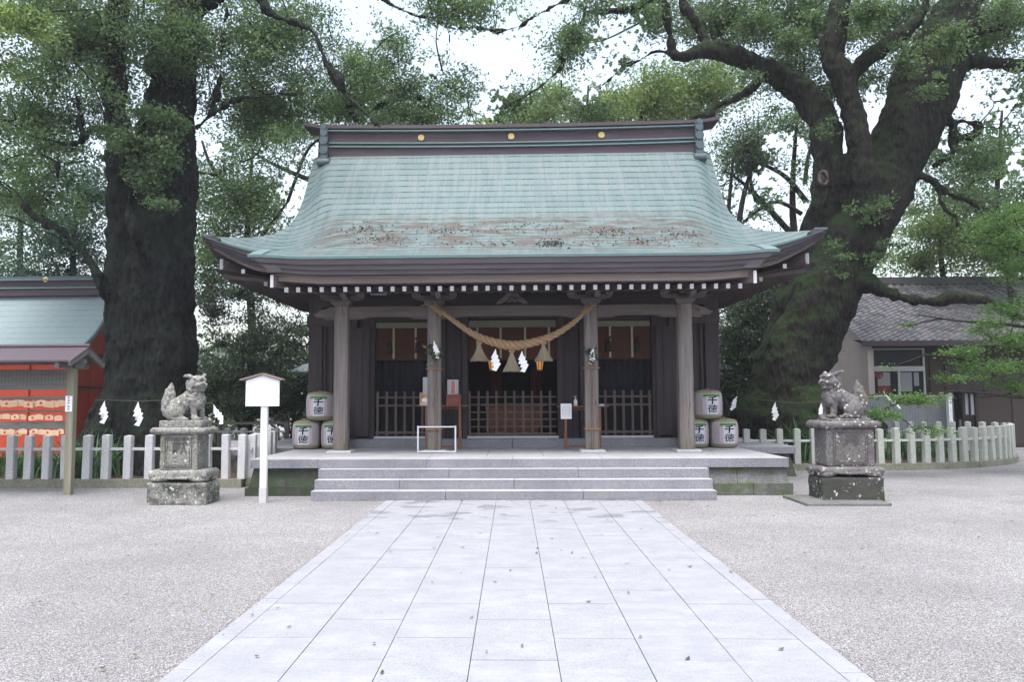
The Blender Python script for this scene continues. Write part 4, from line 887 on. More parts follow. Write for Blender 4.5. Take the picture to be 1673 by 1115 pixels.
# ================================================================== SAKE BARRELS
def barrel_at(px, ybase, z0, lab, yaw, name='sake_barrel'):
    R0, h = .282, .575
    base = PZ(px, ybase, z0); c = Vector((base.x*1.0, 16.42, z0)); c.x = PY(px, ybase, 16.2).x*1.012
    t = thing('sake_barrel', lab, 'sake barrel', c, 'straw-wrapped sake barrels stacked beside the porch')
    t.rotation_euler.z = yaw
    for nm, me in BARREL: o = bpy.data.objects.new(nm, me); COL.objects.link(o); o.parent = t
    return t
def barrel_meshes():
    out = []; R0, h = .272, .575
    prof = [(.20, 0), (.235, .006), (.262, .03), (.28, .085), (.288, .2), (.290, .35), (.284, .46), (.268, .53), (.235, .565), (.18, .578), (.0005, .582)]
    def Rz(z): return float(np.interp(z, [p[1] for p in prof[:-2]], [p[0] for p in prof[:-2]]))
    mb = MB(); mb.lathe(prof, seg=48); o = mb.build('straw_wrap', 'straw_wrap', smooth=True); out.append(('straw_wrap', o.data)); bpy.data.objects.remove(o)
    def pl(x, z, e=.004):     # onto the curved front
        r = Rz(z)+e; a = -math.pi/2+x/.288; return Vector((r*math.cos(a), r*math.sin(a), z))
    def patch(mb, x0, x1, z0, z1, mi, e=.004, n_=24, m_=8):
        mb.grid(lambda u, v: pl(x0+(x1-x0)*u, z0+(z1-z0)*v, e), n_, m_, mi)
    mb = MB(); patch(mb, -.36, .36, .085, .52, 0)
    patch(mb, -.115, .125, .095, .45, 1, .0055)
    # faint coloured columns of small characters
    for k, x in enumerate((-.155, .155)): patch(mb, x-.028, x+.028, .12, .42, 5, .0055, 3, 8)
    for x, mi, sz, sd in ((-.155, 3, .018, 1), (.155, 3, .018, 2), (.225, 2, .026, 3), (-.235, 2, .024, 4), (-.205, 3, .020, 5), (.27, 2, .02, 6)):
        marks(mb, lambda a, b_: pl(a, b_, .0075), x, .405, .12, sz, mi, sd)
    for x in (-.235, -.20, .20, .235): marks(mb, lambda a, b_: pl(a, b_, .0075), x, .475, .455, .024, 3, int(x*100))
    # pine branch band
    for k in range(7):
        x = -.15+.05*k; r_ = .034
        for j in range(9):
            a = math.pi*j/8; w_ = .010
            p = [(x-w_, .462-.004), (x+w_, .462-.004), (x+r_*math.cos(a)+w_*.6, .464+r_*math.sin(a)), (x+r_*math.cos(a)-w_*.6, .464+r_*math.sin(a))]
            mb.add([pl(a_, b_, .0085+.0006*j) for a_, b_ in p], [(0, 1, 2, 3)], 4)
        patch(mb, x-.024, x+.024, .447+.004*(k % 2), .463, 4, .0082, 2, 1)
    text_mb(mb, '千', .205, lambda x, z: pl(x+.005+z*.08, .372+z*.80, .009), 6, off=.032, fine=True)
    text_mb(mb, '徳', .215, lambda x, z: pl(x+.005+z*.08, .205+z*.80, .009), 6, off=.010, fine=True)
    o = mb.build('label', ['label_pink', 'poster_white', 'faded_red', 'faded_blue', 'pine_green', 'faded_pale', 'brush_ink'], keep=True); out.append(('label', o.data)); bpy.data.objects.remove(o)
    mb = MB()
    for z in (.05, .545):
        mb.tube([(Rz(z)*1.01*math.cos(k*math.pi/18), Rz(z)*1.01*math.sin(k*math.pi/18), z+.004*math.sin(k*1.7)) for k in range(37)], .008, 6)
    for k in range(10):
        a = k*math.pi/5; mb.tube([(Rz(.53)*1.01*math.cos(a), Rz(.53)*1.01*math.sin(a), .535), (.12*math.cos(a+.2), .12*math.sin(a+.2), .588), (0, 0, .592)], .007, 5)
    mb.ell((0, 0, .595), (.06, .06, .016), u=10, v_=5)
    for k in range(9): a = k*2*math.pi/9; mb.tube([(Rz(.05)*math.cos(a), Rz(.05)*math.sin(a), .05), (.19*math.cos(a+.3), .19*math.sin(a+.3), .006)], .006, 5)
    o = mb.build('binding_cord', 'straw_wrap', smooth=True); out.append(('binding_cord', o.data)); bpy.data.objects.remove(o)
    return out
plain('faded_pale', (.46, .38, .42), .8, .1, .06, 20, 0)
BARREL = barrel_meshes()
barrel_at(500.5, 731.5, .622, 'straw-wrapped sake barrel at the outer bottom of the pile left of the porch', -.03)
barrel_at(547.5, 731.5, .622, 'straw-wrapped sake barrel partly behind the left corner pillar', -.05)
barrel_at(523, 685, 1.205, 'straw-wrapped sake barrel on top of the pile left of the porch', .06)
barrel_at(1135, 729, .622, 'straw-wrapped sake barrel partly behind the right corner pillar', .12)
barrel_at(1183, 729, .622, 'straw-wrapped sake barrel at the outer bottom of the pile right of the porch', .14)
barrel_at(1157, 684, 1.205, 'straw-wrapped sake barrel on top of the pile right of the porch', .10)
# ================================================================== STANDS ON THE PORCH
def stand(px0, px1, ytop, lab, Yf=16.05, feet=True, legs=None):
    a, b_ = PY(px0, ytop, Yf), PY(px1, ytop, Yf); t = thing('side_stand', lab, 'stand', ((a.x+b_.x)/2, Yf+.17, .62), 'narrow wooden stands by the middle pillars')
    mb = MB(); mb.box(a.x, b_.x, Yf, Yf+.36, a.z-.02, a.z); mb.build('stand_top', 'wood_red_brown', t, bevel=.004)
    for x in legs:
        X = PY(x, 700, Yf).x
        for yy in (Yf+.03, Yf+.31): mb = MB(); mb.box(X-.018, X+.018, yy-.018, yy+.018, .622, a.z-.021); mb.build('leg', 'wood_red_brown', t)
    X0, X1 = [PY(x, 700, Yf).x for x in legs]; mb = MB(); mb.box(X0+.02, X1-.02, Yf+.015, Yf+.045, .66, .695); mb.box(X0+.02, X1-.02, Yf+.30, Yf+.33, a.z-.09, a.z-.03); mb.build('stretcher', 'wood_red_brown', t)
    return a.z
zt = stand(683, 765, 663, 'narrow wooden stand behind the left middle pillar, holding two boxes', legs=(696, 751))
Yf = 16.05
def pbox(px0, px1, py0, py1, Yq): a, b_ = PY(px0, py0, Yq), PY(px1, py1, Yq); return a.x, b_.x, b_.z, a.z
x0, x1, z0, z1 = pbox(686, 716, 642, 663, Yf+.05); z0 = zt+.001
t = thing('charm_box', 'open slant-fronted wooden box of paper slips, left on the stand behind the pillar', 'box', ((x0+x1)/2, Yf+.1, z0))
mb = MB(); mb.box(x0, x1, Yf+.03, Yf+.25, z0, z0+.02); mb.box(x0, x1, Yf+.23, Yf+.249, z0+.021, z1); 
for xx in (x0, x1-.015): mb.box(xx, xx+.015, Yf+.03, Yf+.229, z0+.021, z1)
mb.box(x0+.016, x1-.016, Yf+.03, Yf+.045, z0+.021, z0+.06); mb.build('box_body', 'wood_ema', t)
mb = MB()
for k in range(22): mb.cbox((random.uniform(x0+.06, x1-.05), Yf+random.uniform(.05, .2), z0+random.uniform(.05, .12)), (.09, .012, .06), 0, (random.uniform(-.5, .5), random.uniform(-.6, .6), random.uniform(-.5, .5)))
mb.build('paper_slips', 'paper', t)
x0, x1, z0, z1 = pbox(691, 716, 617, 642, Yf+.3); 
mb = MB(); mb.box(x0, x1, Yf+.29, Yf+.30, zt, z1); plp = lambda x, z: Vector((x, Yf+.287, z))
for k in range(9): marks(mb, plp, x1-.03-k*.035, z1-.04, z0+.03, .022, 1, k)
tag(mb.build('notice_card', ['poster_white', 'faded_blue']), 'white card of small writing standing behind the open paper-slip box', 'notice')
x0, x1, z0, z1 = pbox(729, 753, 645, 663, Yf+.04)
z0 = zt+.001; t = thing('fortune_box', 'closed brown wooden box with red lettering on the stand right of the pillar', 'box', ((x0+x1)/2, Yf+.1, z0))
mb = MB(); mb.box(x0, x1, Yf+.04, Yf+.28, z0, z1-.022); mb.build('box_body', 'wood_box', t, bevel=.005)
mb = MB(); mb.box(x0-.005, x1+.005, Yf+.035, Yf+.285, z1-.0215, z1); mb.box(x1-.11, x1-.03, Yf+.08, Yf+.12, z1+.001, z1+.006, 1); mb.build('lid', ['wood_box', 'paper'], t, bevel=.003)
mb = MB(); text_mb(mb, 'おみくじ', .052, lambda x, z: Vector((x0+.07+x, Yf+.037, (z0+z1)/2+z)), 0, off=.02, vertical=False, gap=.95); mb.build('lettering', 'red_ink', t)
x0, x1, z0_, z1_ = pbox(731, 749, 621, 645, Yf+.2)
mb = MB(); mb.box(x0, x1, Yf+.19, Yf+.20, z1-.0+.001, z1_); plp = lambda x, z: Vector((x, Yf+.187, z)); xm = (x0+x1)/2
mb.add([(xm-.03, Yf+.1885, z1+.02), (xm+.035, Yf+.1885, z1+.02), (xm+.035, Yf+.1885, z1_-.03), (xm-.03, Yf+.1885, z1_-.03)], [(0, 1, 2, 3)], 1)
marks(mb, plp, xm+.002, z1_-.05, z1+.03, .036, 2, 3)
for x in (x0+.02, x0+.045, x1-.02, x1-.042): marks(mb, plp, x, z1_-.03, z1+.03, .018, 3, int(x*99))
tag(mb.build('poster_card', ['poster_white', 'red_ink', 'paper', 'faded_blue']), 'white card with a red upright banner of writing, standing above the brown lettered box', 'notice')
zt = stand(911, 995, 664, 'narrow wooden stand behind the right middle pillar, holding a pump bottle', legs=(925, 981))
x0, x1, z0, z1 = pbox(916, 934, 660, 685, Yf-.02)
mb = MB(); mb.box(x0, x1, Yf-.025, Yf-.015, z0, z1); plp = lambda x, z: Vector((x, Yf-.028, z))
for k in range(6): marks(mb, plp, x1-.035-k*.03, z1-.045, z0+.05+.03*(k % 3), .016, 1, k+9)
tag(mb.build('notice_sheet', ['paper', 'faded_blue']), 'white sheet of writing fixed to the front of the right stand', 'notice')
bx = PY(940.5, 662, Yf+.1); t = thing('pump_bottle', 'clear hand sanitiser pump bottle on the right stand beside the white sheet', 'bottle', (bx.x, Yf+.12, zt))
mb = MB(); mb.lathe([(.035, 0), (.04, .01), (.04, .09), (.03, .12), (.014, .135), (.014, .145)], (bx.x, Yf+.12, zt+.001), 18); mb.build('bottle_body', 'bottle_clear', t, smooth=True)
mb = MB(); mb.lathe([(.018, .146), (.018, .16), (.007, .162), (.007, .185), (.02, .187), (.02, .2)], (bx.x, Yf+.12, zt), 14); mb.box(bx.x-.04, bx.x-.0, Yf+.113, Yf+.127, zt+.187, zt+.197); mb.build('pump', 'worn_white', t)
mb = MB(); a = PY(983, 662, Yf+.1); mb.box(a.x-.05, a.x+.05, Yf+.03, Yf+.2, zt+.001, zt+.035, 0); tag(mb.build('paper_stack', 'poster_white', bevel=.003), 'small pale stack of papers on the right stand, right of the pillar', 'papers')
# white pipe frame
a, b_ = PY(684, 697, 15.06), PY(745, 738, 15.06); t = thing('white_frame', 'low white rectangular metal frame standing in front of the left middle pillar', 'frame', ((a.x+b_.x)/2, 15.0, .62))
for xx in (a.x-.02, b_.x-.02): mb = MB(); mb.box(xx, xx+.03, 14.99, 15.02, .625, a.z+.01); mb.build('upright', 'frame_white', t, bevel=.003)
for z in (.645, a.z-.012): mb = MB(); mb.box(a.x+.011, b_.x-.021, 14.995, 15.015, z-.013, z+.013); mb.build('crossbar', 'frame_white', t, bevel=.003)
# offering box behind the middle gate
t = thing('offering_box', 'wide slatted wooden offering box behind the centre lattice gate', 'offering box', (0, 17.6, .85))
mb = MB(); a, b_ = PY(787, 660, 17.5), PY(893, 660, 17.5); 
vs = [(a.x+.2, 17.4, .86), (b_.x-.2, 17.4, .86), (b_.x-.2, 17.9, .86), (a.x+.2, 17.9, .86), (a.x+.08, 17.3, a.z-.06), (b_.x-.08, 17.3, a.z-.06), (b_.x-.08, 18.0, a.z-.06), (a.x+.08, 18.0, a.z-.06)]
mb.add(vs, [(0, 3, 2, 1), (4, 5, 6, 7), (0, 1, 5, 4), (1, 2, 6, 5), (2, 3, 7, 6), (3, 0, 4, 7)]); mb.build('box_body', 'wood_red_brown', t)
mb = MB(); mb.box(a.x, b_.x, 17.25, 17.32, a.z-.058, a.z); 
for k in range(14): x = a.x+.05+(b_.x-a.x-.1)*k/13; mb.box(x-.02, x+.02, 17.33, 18.0, a.z-.04, a.z)
mb.build('slatted_top', 'wood_lattice', t)
# hanging lanterns
for px, lab in ((804, 'small glowing lantern hanging inside the hall left of the middle tassel'), (882, 'small glowing lantern hanging inside the hall right of the middle tassel')):
    c = PY(px, 597, 17.7); t = thing('hanging_lantern', lab, 'lantern', c, 'glowing lanterns inside the hall')
    mb = MB(); mb.lathe([(.055, -.10), (.085, .10)], c, 6); mb.build('lamp_shade', 'lamp_glow', t)
    mb = MB(); mb.lathe([(.11, .105), (.05, .16), (.015, .18)], c, 6); mb.lathe([(.06, -.105), (.06, -.125), (.03, -.14)], c, 6); mb.tube([(c.x, c.y, c.z+.18), (c.x, c.y, 3.6)], .006, 5)
    for k in range(6): q = k*math.pi/3; mb.tube([(c.x+.057*math.cos(q), c.y+.057*math.sin(q), c.z-.1), (c.x+.087*math.cos(q), c.y+.087*math.sin(q), c.z+.1)], .007, 5)
    mb.build('lantern_frame', 'brass_dark', t)
for px, lab in ((811, 'dark red hanging cloth banner inside the hall on the left'), (876, 'dark red hanging cloth banner inside the hall on the right')):
    c = PY(px, 626, 18.3); mb = MB(); mb.grid(lambda u, v: (c.x-.12+.24*u, 18.3+.015*math.sin(u*19), c.z-.32+.66*v), 16, 2); tag(mb.build('red_banner', 'red_dim', smooth=True), lab, 'banner', 'red banners inside the hall')
# ================================================================== STONE FENCES
def post_mesh(w_, h, mat='stone_fence'):
    mb = MB(); a = w_/2; mb.box(-a, a, -a, a, 0, h-.022); mb.add([(-a, -a, h-.022), (a, -a, h-.022), (a, a, h-.022), (-a, a, h-.022), (0, 0, h)], [(0, 1, 4), (1, 2, 4), (2, 3, 4), (3, 0, 4)])
    o = mb.build('post', mat, bevel=0); me = o.data; bpy.data.objects.remove(o)
    bm = bmesh.new(); bm.from_mesh(me); bmesh.ops.remove_doubles(bm, verts=bm.verts[:], dist=.0005); bmesh.ops.bevel(bm, geom=bm.edges[:], offset=.008, segments=1, affect='EDGES'); bm.to_mesh(me); bm.free(); return me
def stone_fence(lab, line, posts, pm, railz, kerbh, kerbw, kmat='stone_kerb', rmat='stone_fence', kerb=True):
    t = thing('stone_fence', lab, 'fence', (line[0][0], line[0][1], 0))
    for i, (x, y, ang) in enumerate(posts):
        o = bpy.data.objects.new('post', pm); COL.objects.link(o); o.parent = t
        o.location = (x-line[0][0], y-line[0][1], kerbh); o.rotation_euler = (random.uniform(-.008, .008), random.uniform(-.012, .012), ang+random.uniform(-.05, .05)); s = random.uniform(.985, 1.012); o.scale = (random.uniform(.95, 1.04), 1, s)
    mb = MB()
    for p, q in zip(line[:-1], line[1:]): mb.beam((p[0], p[1], railz), (q[0], q[1], railz), .035, .05)
    mb.build('rail', rmat, t)
    if kerb:
        k = 0; pts = list(line); n_ = len(pts); L = []; R_l = []
        for i in range(n_):
            d = (Vector((*pts[min(i+1, n_-1)], 0))-Vector((*pts[max(i-1, 0)], 0))).normalized(); s_ = Vector((-d.y, d.x, 0)); L.append(Vector((*pts[i], 0))+s_*kerbw/2); R_l.append(Vector((*pts[i], 0))-s_*kerbw/2)
        mb = MB(); Z = Vector((0, 0, kerbh)); acc = 0
        for i in range(n_-1):
            e = .004 if i % 3 == 0 else 0; d = (pts[i+1][0]-pts[i][0], pts[i+1][1]-pts[i][1]); l_ = math.hypot(*d); g_ = Vector((d[0]/l_*e, d[1]/l_*e, 0))
            v8 = [R_l[i]+g_, R_l[i+1], L[i+1], L[i]+g_]; mb.add(v8+[q+Z for q in v8], [(0, 3, 2, 1), (4, 5, 6, 7), (0, 1, 5, 4), (1, 2, 6, 5), (2, 3, 7, 6), (3, 0, 4, 7)])
        mb.build('kerb', kmat, t)
    return t
pmL = post_mesh(.14, .84, 'stone_fence'); pmR = post_mesh(.135, .80, 'stone_fence_green'); pmB = post_mesh(.15, .72, 'stone_fence_green')
YL = 14.93
pl_ = [(PY(q+1, 740, YL-.09).x, YL) for q in (-60, -23, 14, 42, 72, 103, 138, 169, 205, 240, 275, 308, 335, 366, 392.5)]
stone_fence('pale stone post fence in front of the huge tree on the left', [(x, YL) for x in (-11.2, -9.6, -8.0, -6.6, -5.05)], [(x, y, 0) for x, y in pl_ if x < -5.0], pmL, .72, .155, .26)
ls = [(-4.93, 14.98+.0), (-4.97, 15.6), (-5.02, 16.2), (-5.06, 16.6)]
stone_fence('short run of pale stone posts turning back along the left side of the platform', ls, [(-4.95-.01*k, 15.12+.36*k, 0) for k in range(5)], pmL, .72, .155, .2)
bl_ = [(-9.5+.42*k, 20.6) for k in range(9)]
stone_fence('weathered stone post fence behind the white signboard', [(-9.6, 20.6), (-7.5, 20.6), (-5.9, 20.6)], [(x, y, 0) for x, y in bl_], pmB, .82, .2, .2)
mb = MB(); mb.box(-9.6, -5.9, 20.9, 21.0, 1.0, 1.06); mb.box(-9.6, -9.5, 20.9, 21.0, 0, 1.0); mb.box(-6.0, -5.9, 20.9, 21.0, 0, 1.0); mb.box(-7.8, -7.7, 20.9, 21.0, 0, 1.0); tag(mb.build('rail_fence', 'wood_old_x'), 'low wooden rail behind the weathered stone posts, left of the hall', 'fence')
# right fence round the big tree
posts = []
for i, p in enumerate(FR): q = FR[min(i+1, len(FR)-1)]; r0 = FR[max(i-1, 0)]; posts.append((p[0], p[1], math.atan2(q[1]-r0[1], q[0]-r0[0])))
line = [(5.1, 18.3)]+FR[1:]
stone_fence('mossy pale stone post fence curving round the great tree on the right', line, posts, pmR, .66, .14, .26)
# paper streamers on a thin rope round the trees
def streamer_rope(lab, rope, strs, Yq):
    t = thing('streamer_rope', lab, 'streamer rope', PY(*rope[1], Yq))
    mb = MB(); mb.tube([p for p, r in smooth_path([(PY(x, y, Yq), .012) for x, y in rope], 6)], .013, 6); mb.build('rope', 'twine', t)
    for x, y, yb, tl in strs:
        a = PY(x, y, Yq-.03); L = (a.z-PY(x, yb, Yq-.03).z); mb = MB(); shide_mesh(mb, a, L/math.cos(tl), L*.34 if abs(tl) < .6 else .08, 0, tl); mb.build('paper_streamer', 'paper', t)
streamer_rope('thin dark rope with white paper streamers in front of the left tree', [(158, 655), (168, 654), (226, 656), (262, 655), (300, 658), (340, 659), (349, 662)], [(171, 655, 693, .06), (226, 656, 697, 0), (349, 661, 694, -.42)], 15.6)
streamer_rope('thin dark rope with white paper streamers in front of the right tree', [(1190, 680), (1204, 647), (1240, 653), (1266, 656), (1300, 659), (1341, 657), (1400, 650), (1444, 642)], [(1205, 647, 671, .45), (1267, 657, 688, .1), (1342, 658, 690, 0), (1443, 642, 668, -.8)], 19.2)
# ================================================================== WHITE SIGNBOARD
b0 = PZ(431, 822, 0); t = thing('signboard', 'blank white signboard with a small gabled roof on a white post', 'signboard', b0)
Yq = b0.y; mb = MB(); x0, x1, z0, z1 = pbox(427.5, 435.3, 664, 822, Yq)
mb.box(x0, x1, Yq-.04, Yq+.04, .24, z1+.3); mb.build('post', 'white_paint', t, bevel=.004)
mb = MB(); mb.box(x0-.008, x1+.008, Yq-.048, Yq+.048, -.02, .239); mb.build('post_sleeve', 'worn_white', t, bevel=.004)
x0, x1, z0, z1 = pbox(402.5, 456.3, 622.5, 664, Yq-.06); xm = (x0+x1)/2; za = PY(430, 613.5, Yq-.06).z
mb = MB(); mb.prism([(x0, z0), (x1, z0), (x1, z1), (xm, za), (x0, z1)], .03, Matrix.Translation((0, Yq-.08, 0))); mb.build('board', 'sign_board_white', t, bevel=.003)
xl, zl = PY(394, 622.5, Yq-.06).x, PY(394, 622.5, Yq-.06).z; xr = PY(462, 621, Yq-.06).x; zb = PY(428, 610.5, Yq-.06).z
mb = MB()
for xe in (xl, xr):
    vs = [(xm, Yq-.14, zb-.022), (xe, Yq-.14, zl), (xe, Yq+.08, zl), (xm, Yq+.08, zb-.022)]; vs += [(x, y, z+.024) for x, y, z in vs]
    mb.add(vs, [(0, 3, 2, 1), (4, 5, 6, 7), (0, 1, 5, 4), (1, 2, 6, 5), (2, 3, 7, 6), (3, 0, 4, 7)])
mb.build('roof', 'sign_roof', t)
# ================================================================== PLAQUE RACK
b0 = PZ(112, 809, 0); Yq = b0.y; t = thing('plaque_rack', 'roofed wooden rack for votive plaques beside the red building', 'plaque rack', b0)
for X in (b0.x, b0.x-2.9): mb = MB(); mb.box(X-.065, X+.065, Yq-.06, Yq+.06, -.02, 2.28); mb.build('post', 'wood_old_z', t, bevel=.006)
x1 = b0.x-.066; xL = b0.x-2.83
def rail(py0, py1, y0, y1, nm, mat): a, b_ = PY(100, py0, Yq), PY(100, py1, Yq); mb = MB(); mb.box(xL, x1, Yq+y0, Yq+y1, b_.z, a.z); return mb.build(nm, mat, t, bevel=.004)
rb = rail(604, 637, -.02, .02, 'text_board', 'wood_old_x'); mb = MB(); a, b_ = PY(100, 604, Yq), PY(100, 637, Yq)
for k in range(42): marks(mb, lambda x, z: Vector((x, Yq-.023, z)), x1-.08-k*.065, a.z-.035, b_.z+.05+.04*random.random(), .026, 0, k)
mb.build('lettering', 'wood_dark', rb, keep=True)
rail(648, 653.5, -.05, -.02, 'rail', 'wood_old_x'); rail(671, 674, 0, .03, 'rail', 'wood_old_x'); rail(689.5, 701.5, -.03, .01, 'rail', 'wood_old_x')
x0, x2, z0, z1 = pbox(107.6, 117.8, 647.5, 673, Yq-.062); mb = MB(); mb.box(x0, x2, Yq-.072, Yq-.062, z0, z1)
text_mb(mb, '絵馬奉納所', .045, lambda x, z: Vector(((x0+x2)/2+x, Yq-.0735, z1-.03+z)), 1, off=.01, gap=1.12)
mb.build('label_plate', ['paper', 'black'], t)
ax = b0.x; zr = PY(140, 567, Yq).z; ze = PY(140, 591, Yq-.5).z; xr = PY(150, 590, Yq-.3).x
mb = MB(); xe = PY(146, 575, Yq).x
for s in (-1, 1):
    vs = [(xL-.4, Yq, zr), (xe, Yq, zr), (xe, Yq+s*.55, ze+.03), (xL-.4, Yq+s*.55, ze+.03)]; vs2 = [(x, y, z-.03) for x, y, z in vs]
    mb.add(vs+vs2, [(0, 1, 2, 3), (4, 7, 6, 5), (0, 4, 5, 1), (1, 5, 6, 2), (2, 6, 7, 3), (3, 7, 4, 0)])
mb.tube([(xL-.4, Yq, zr+.02), (xe+.01, Yq, zr+.02)], .035, 8)
mb.build('roof', 'roof_brown_metal', t)
mb = MB()
for s in (-1, 1): mb.beam((xe-.03, Yq, zr-.07), (xe-.03, Yq+s*.56, ze-.03), .05, .09)
mb.box(xL, xe-.06, Yq-.05, Yq+.05, 2.285, 2.36); mb.prism([(-.2, 0), (-.15, -.08), (.15, -.08), (.2, 0)], .12, Matrix.Translation((b0.x, Yq-.06, 2.28))); mb.beam((b0.x, Yq-.5, 2.24), (b0.x, Yq+.5, 2.24), .07, .09)
mb.build('roof_frame', 'wood_old_x', t)
# votive plaques: house-shaped wooden tablets
def plaque_mesh(red, seed):
    mb = MB(); w_, h = .15, .085; mb.prism([(-w_/2, -h), (w_/2, -h), (w_/2, -.012), (0, .012), (-w_/2, -.012)], .008, Matrix.Identity(4))
    if red: mb.lathe([(.022, 0), (.022, .002)], (0, 0, 0), 14, 1); k = len(mb.v)-28; mb.v[k:] = [(x, -.002-z*.5, y-.042) for x, y, z in mb.v[k:]]
    else:
        for j in range(4): marks(mb, lambda x, z: Vector((x, -.002, z)), .05-j*.03, -.02, -.07, .013, 2, seed*7+j)
    mb.tube([(-.01, -.003, 0), (0, .0, .04), (.01, -.003, 0)], .003, 5, 1)
    o = mb.build('votive_plaque', [('wood_ema'), 'red_ink', 'grey_white'], bevel=0); me = o.data; bpy.data.objects.remove(o); return me
PL = [plaque_mesh(0, 1), plaque_mesh(1, 2), plaque_mesh(0, 3), plaque_mesh(1, 5)]
rows = [(655, [-3, 11, 25, 20, 33, 47, 52, 67, 80, 88, 98.5]), (678, [-5, 10, 24, 36, 53, 65, 80, 95]), (703, [-2, 8, 17, 29, 38, 54, 68, 78, 90, 97])]
rown = ['top', 'middle', 'bottom']; cols_ = []
for ri, (yy, xs_) in enumerate(rows):
    for k, q in enumerate(sorted(xs_)):
        sc_ = 1.18 if ri == 0 else 1.0
        o = bpy.data.objects.new('votive_plaque', PL[(k*3+ri) % 4]); COL.objects.link(o); Yp = Yq-.07-.012*(k % 3); p = PY(q, yy+random.uniform(-1.5, 2.0), Yp)
        o.location = (p.x, Yp, p.z); o.rotation_euler = (random.uniform(-.05, .1), random.uniform(-.12, .12)*(2 if k % 4 == 1 else 1), random.uniform(-.12, .12)); o.scale = (sc_,)*3
        n_ = len(xs_)-k; kind = 'votive plaque with a red seal' if (k*3+ri) % 4 in (1, 3) else 'plain wooden votive plaque'
        ordn = ['', 'first', 'second', 'third', 'fourth', 'fifth', 'sixth', 'seventh', 'eighth', 'ninth', 'tenth', 'eleventh'][n_]
        tag(o, f'{kind}, {ordn} from the rack post in the {rown[ri]} row', 'votive plaque', 'votive plaques hanging on the rack')
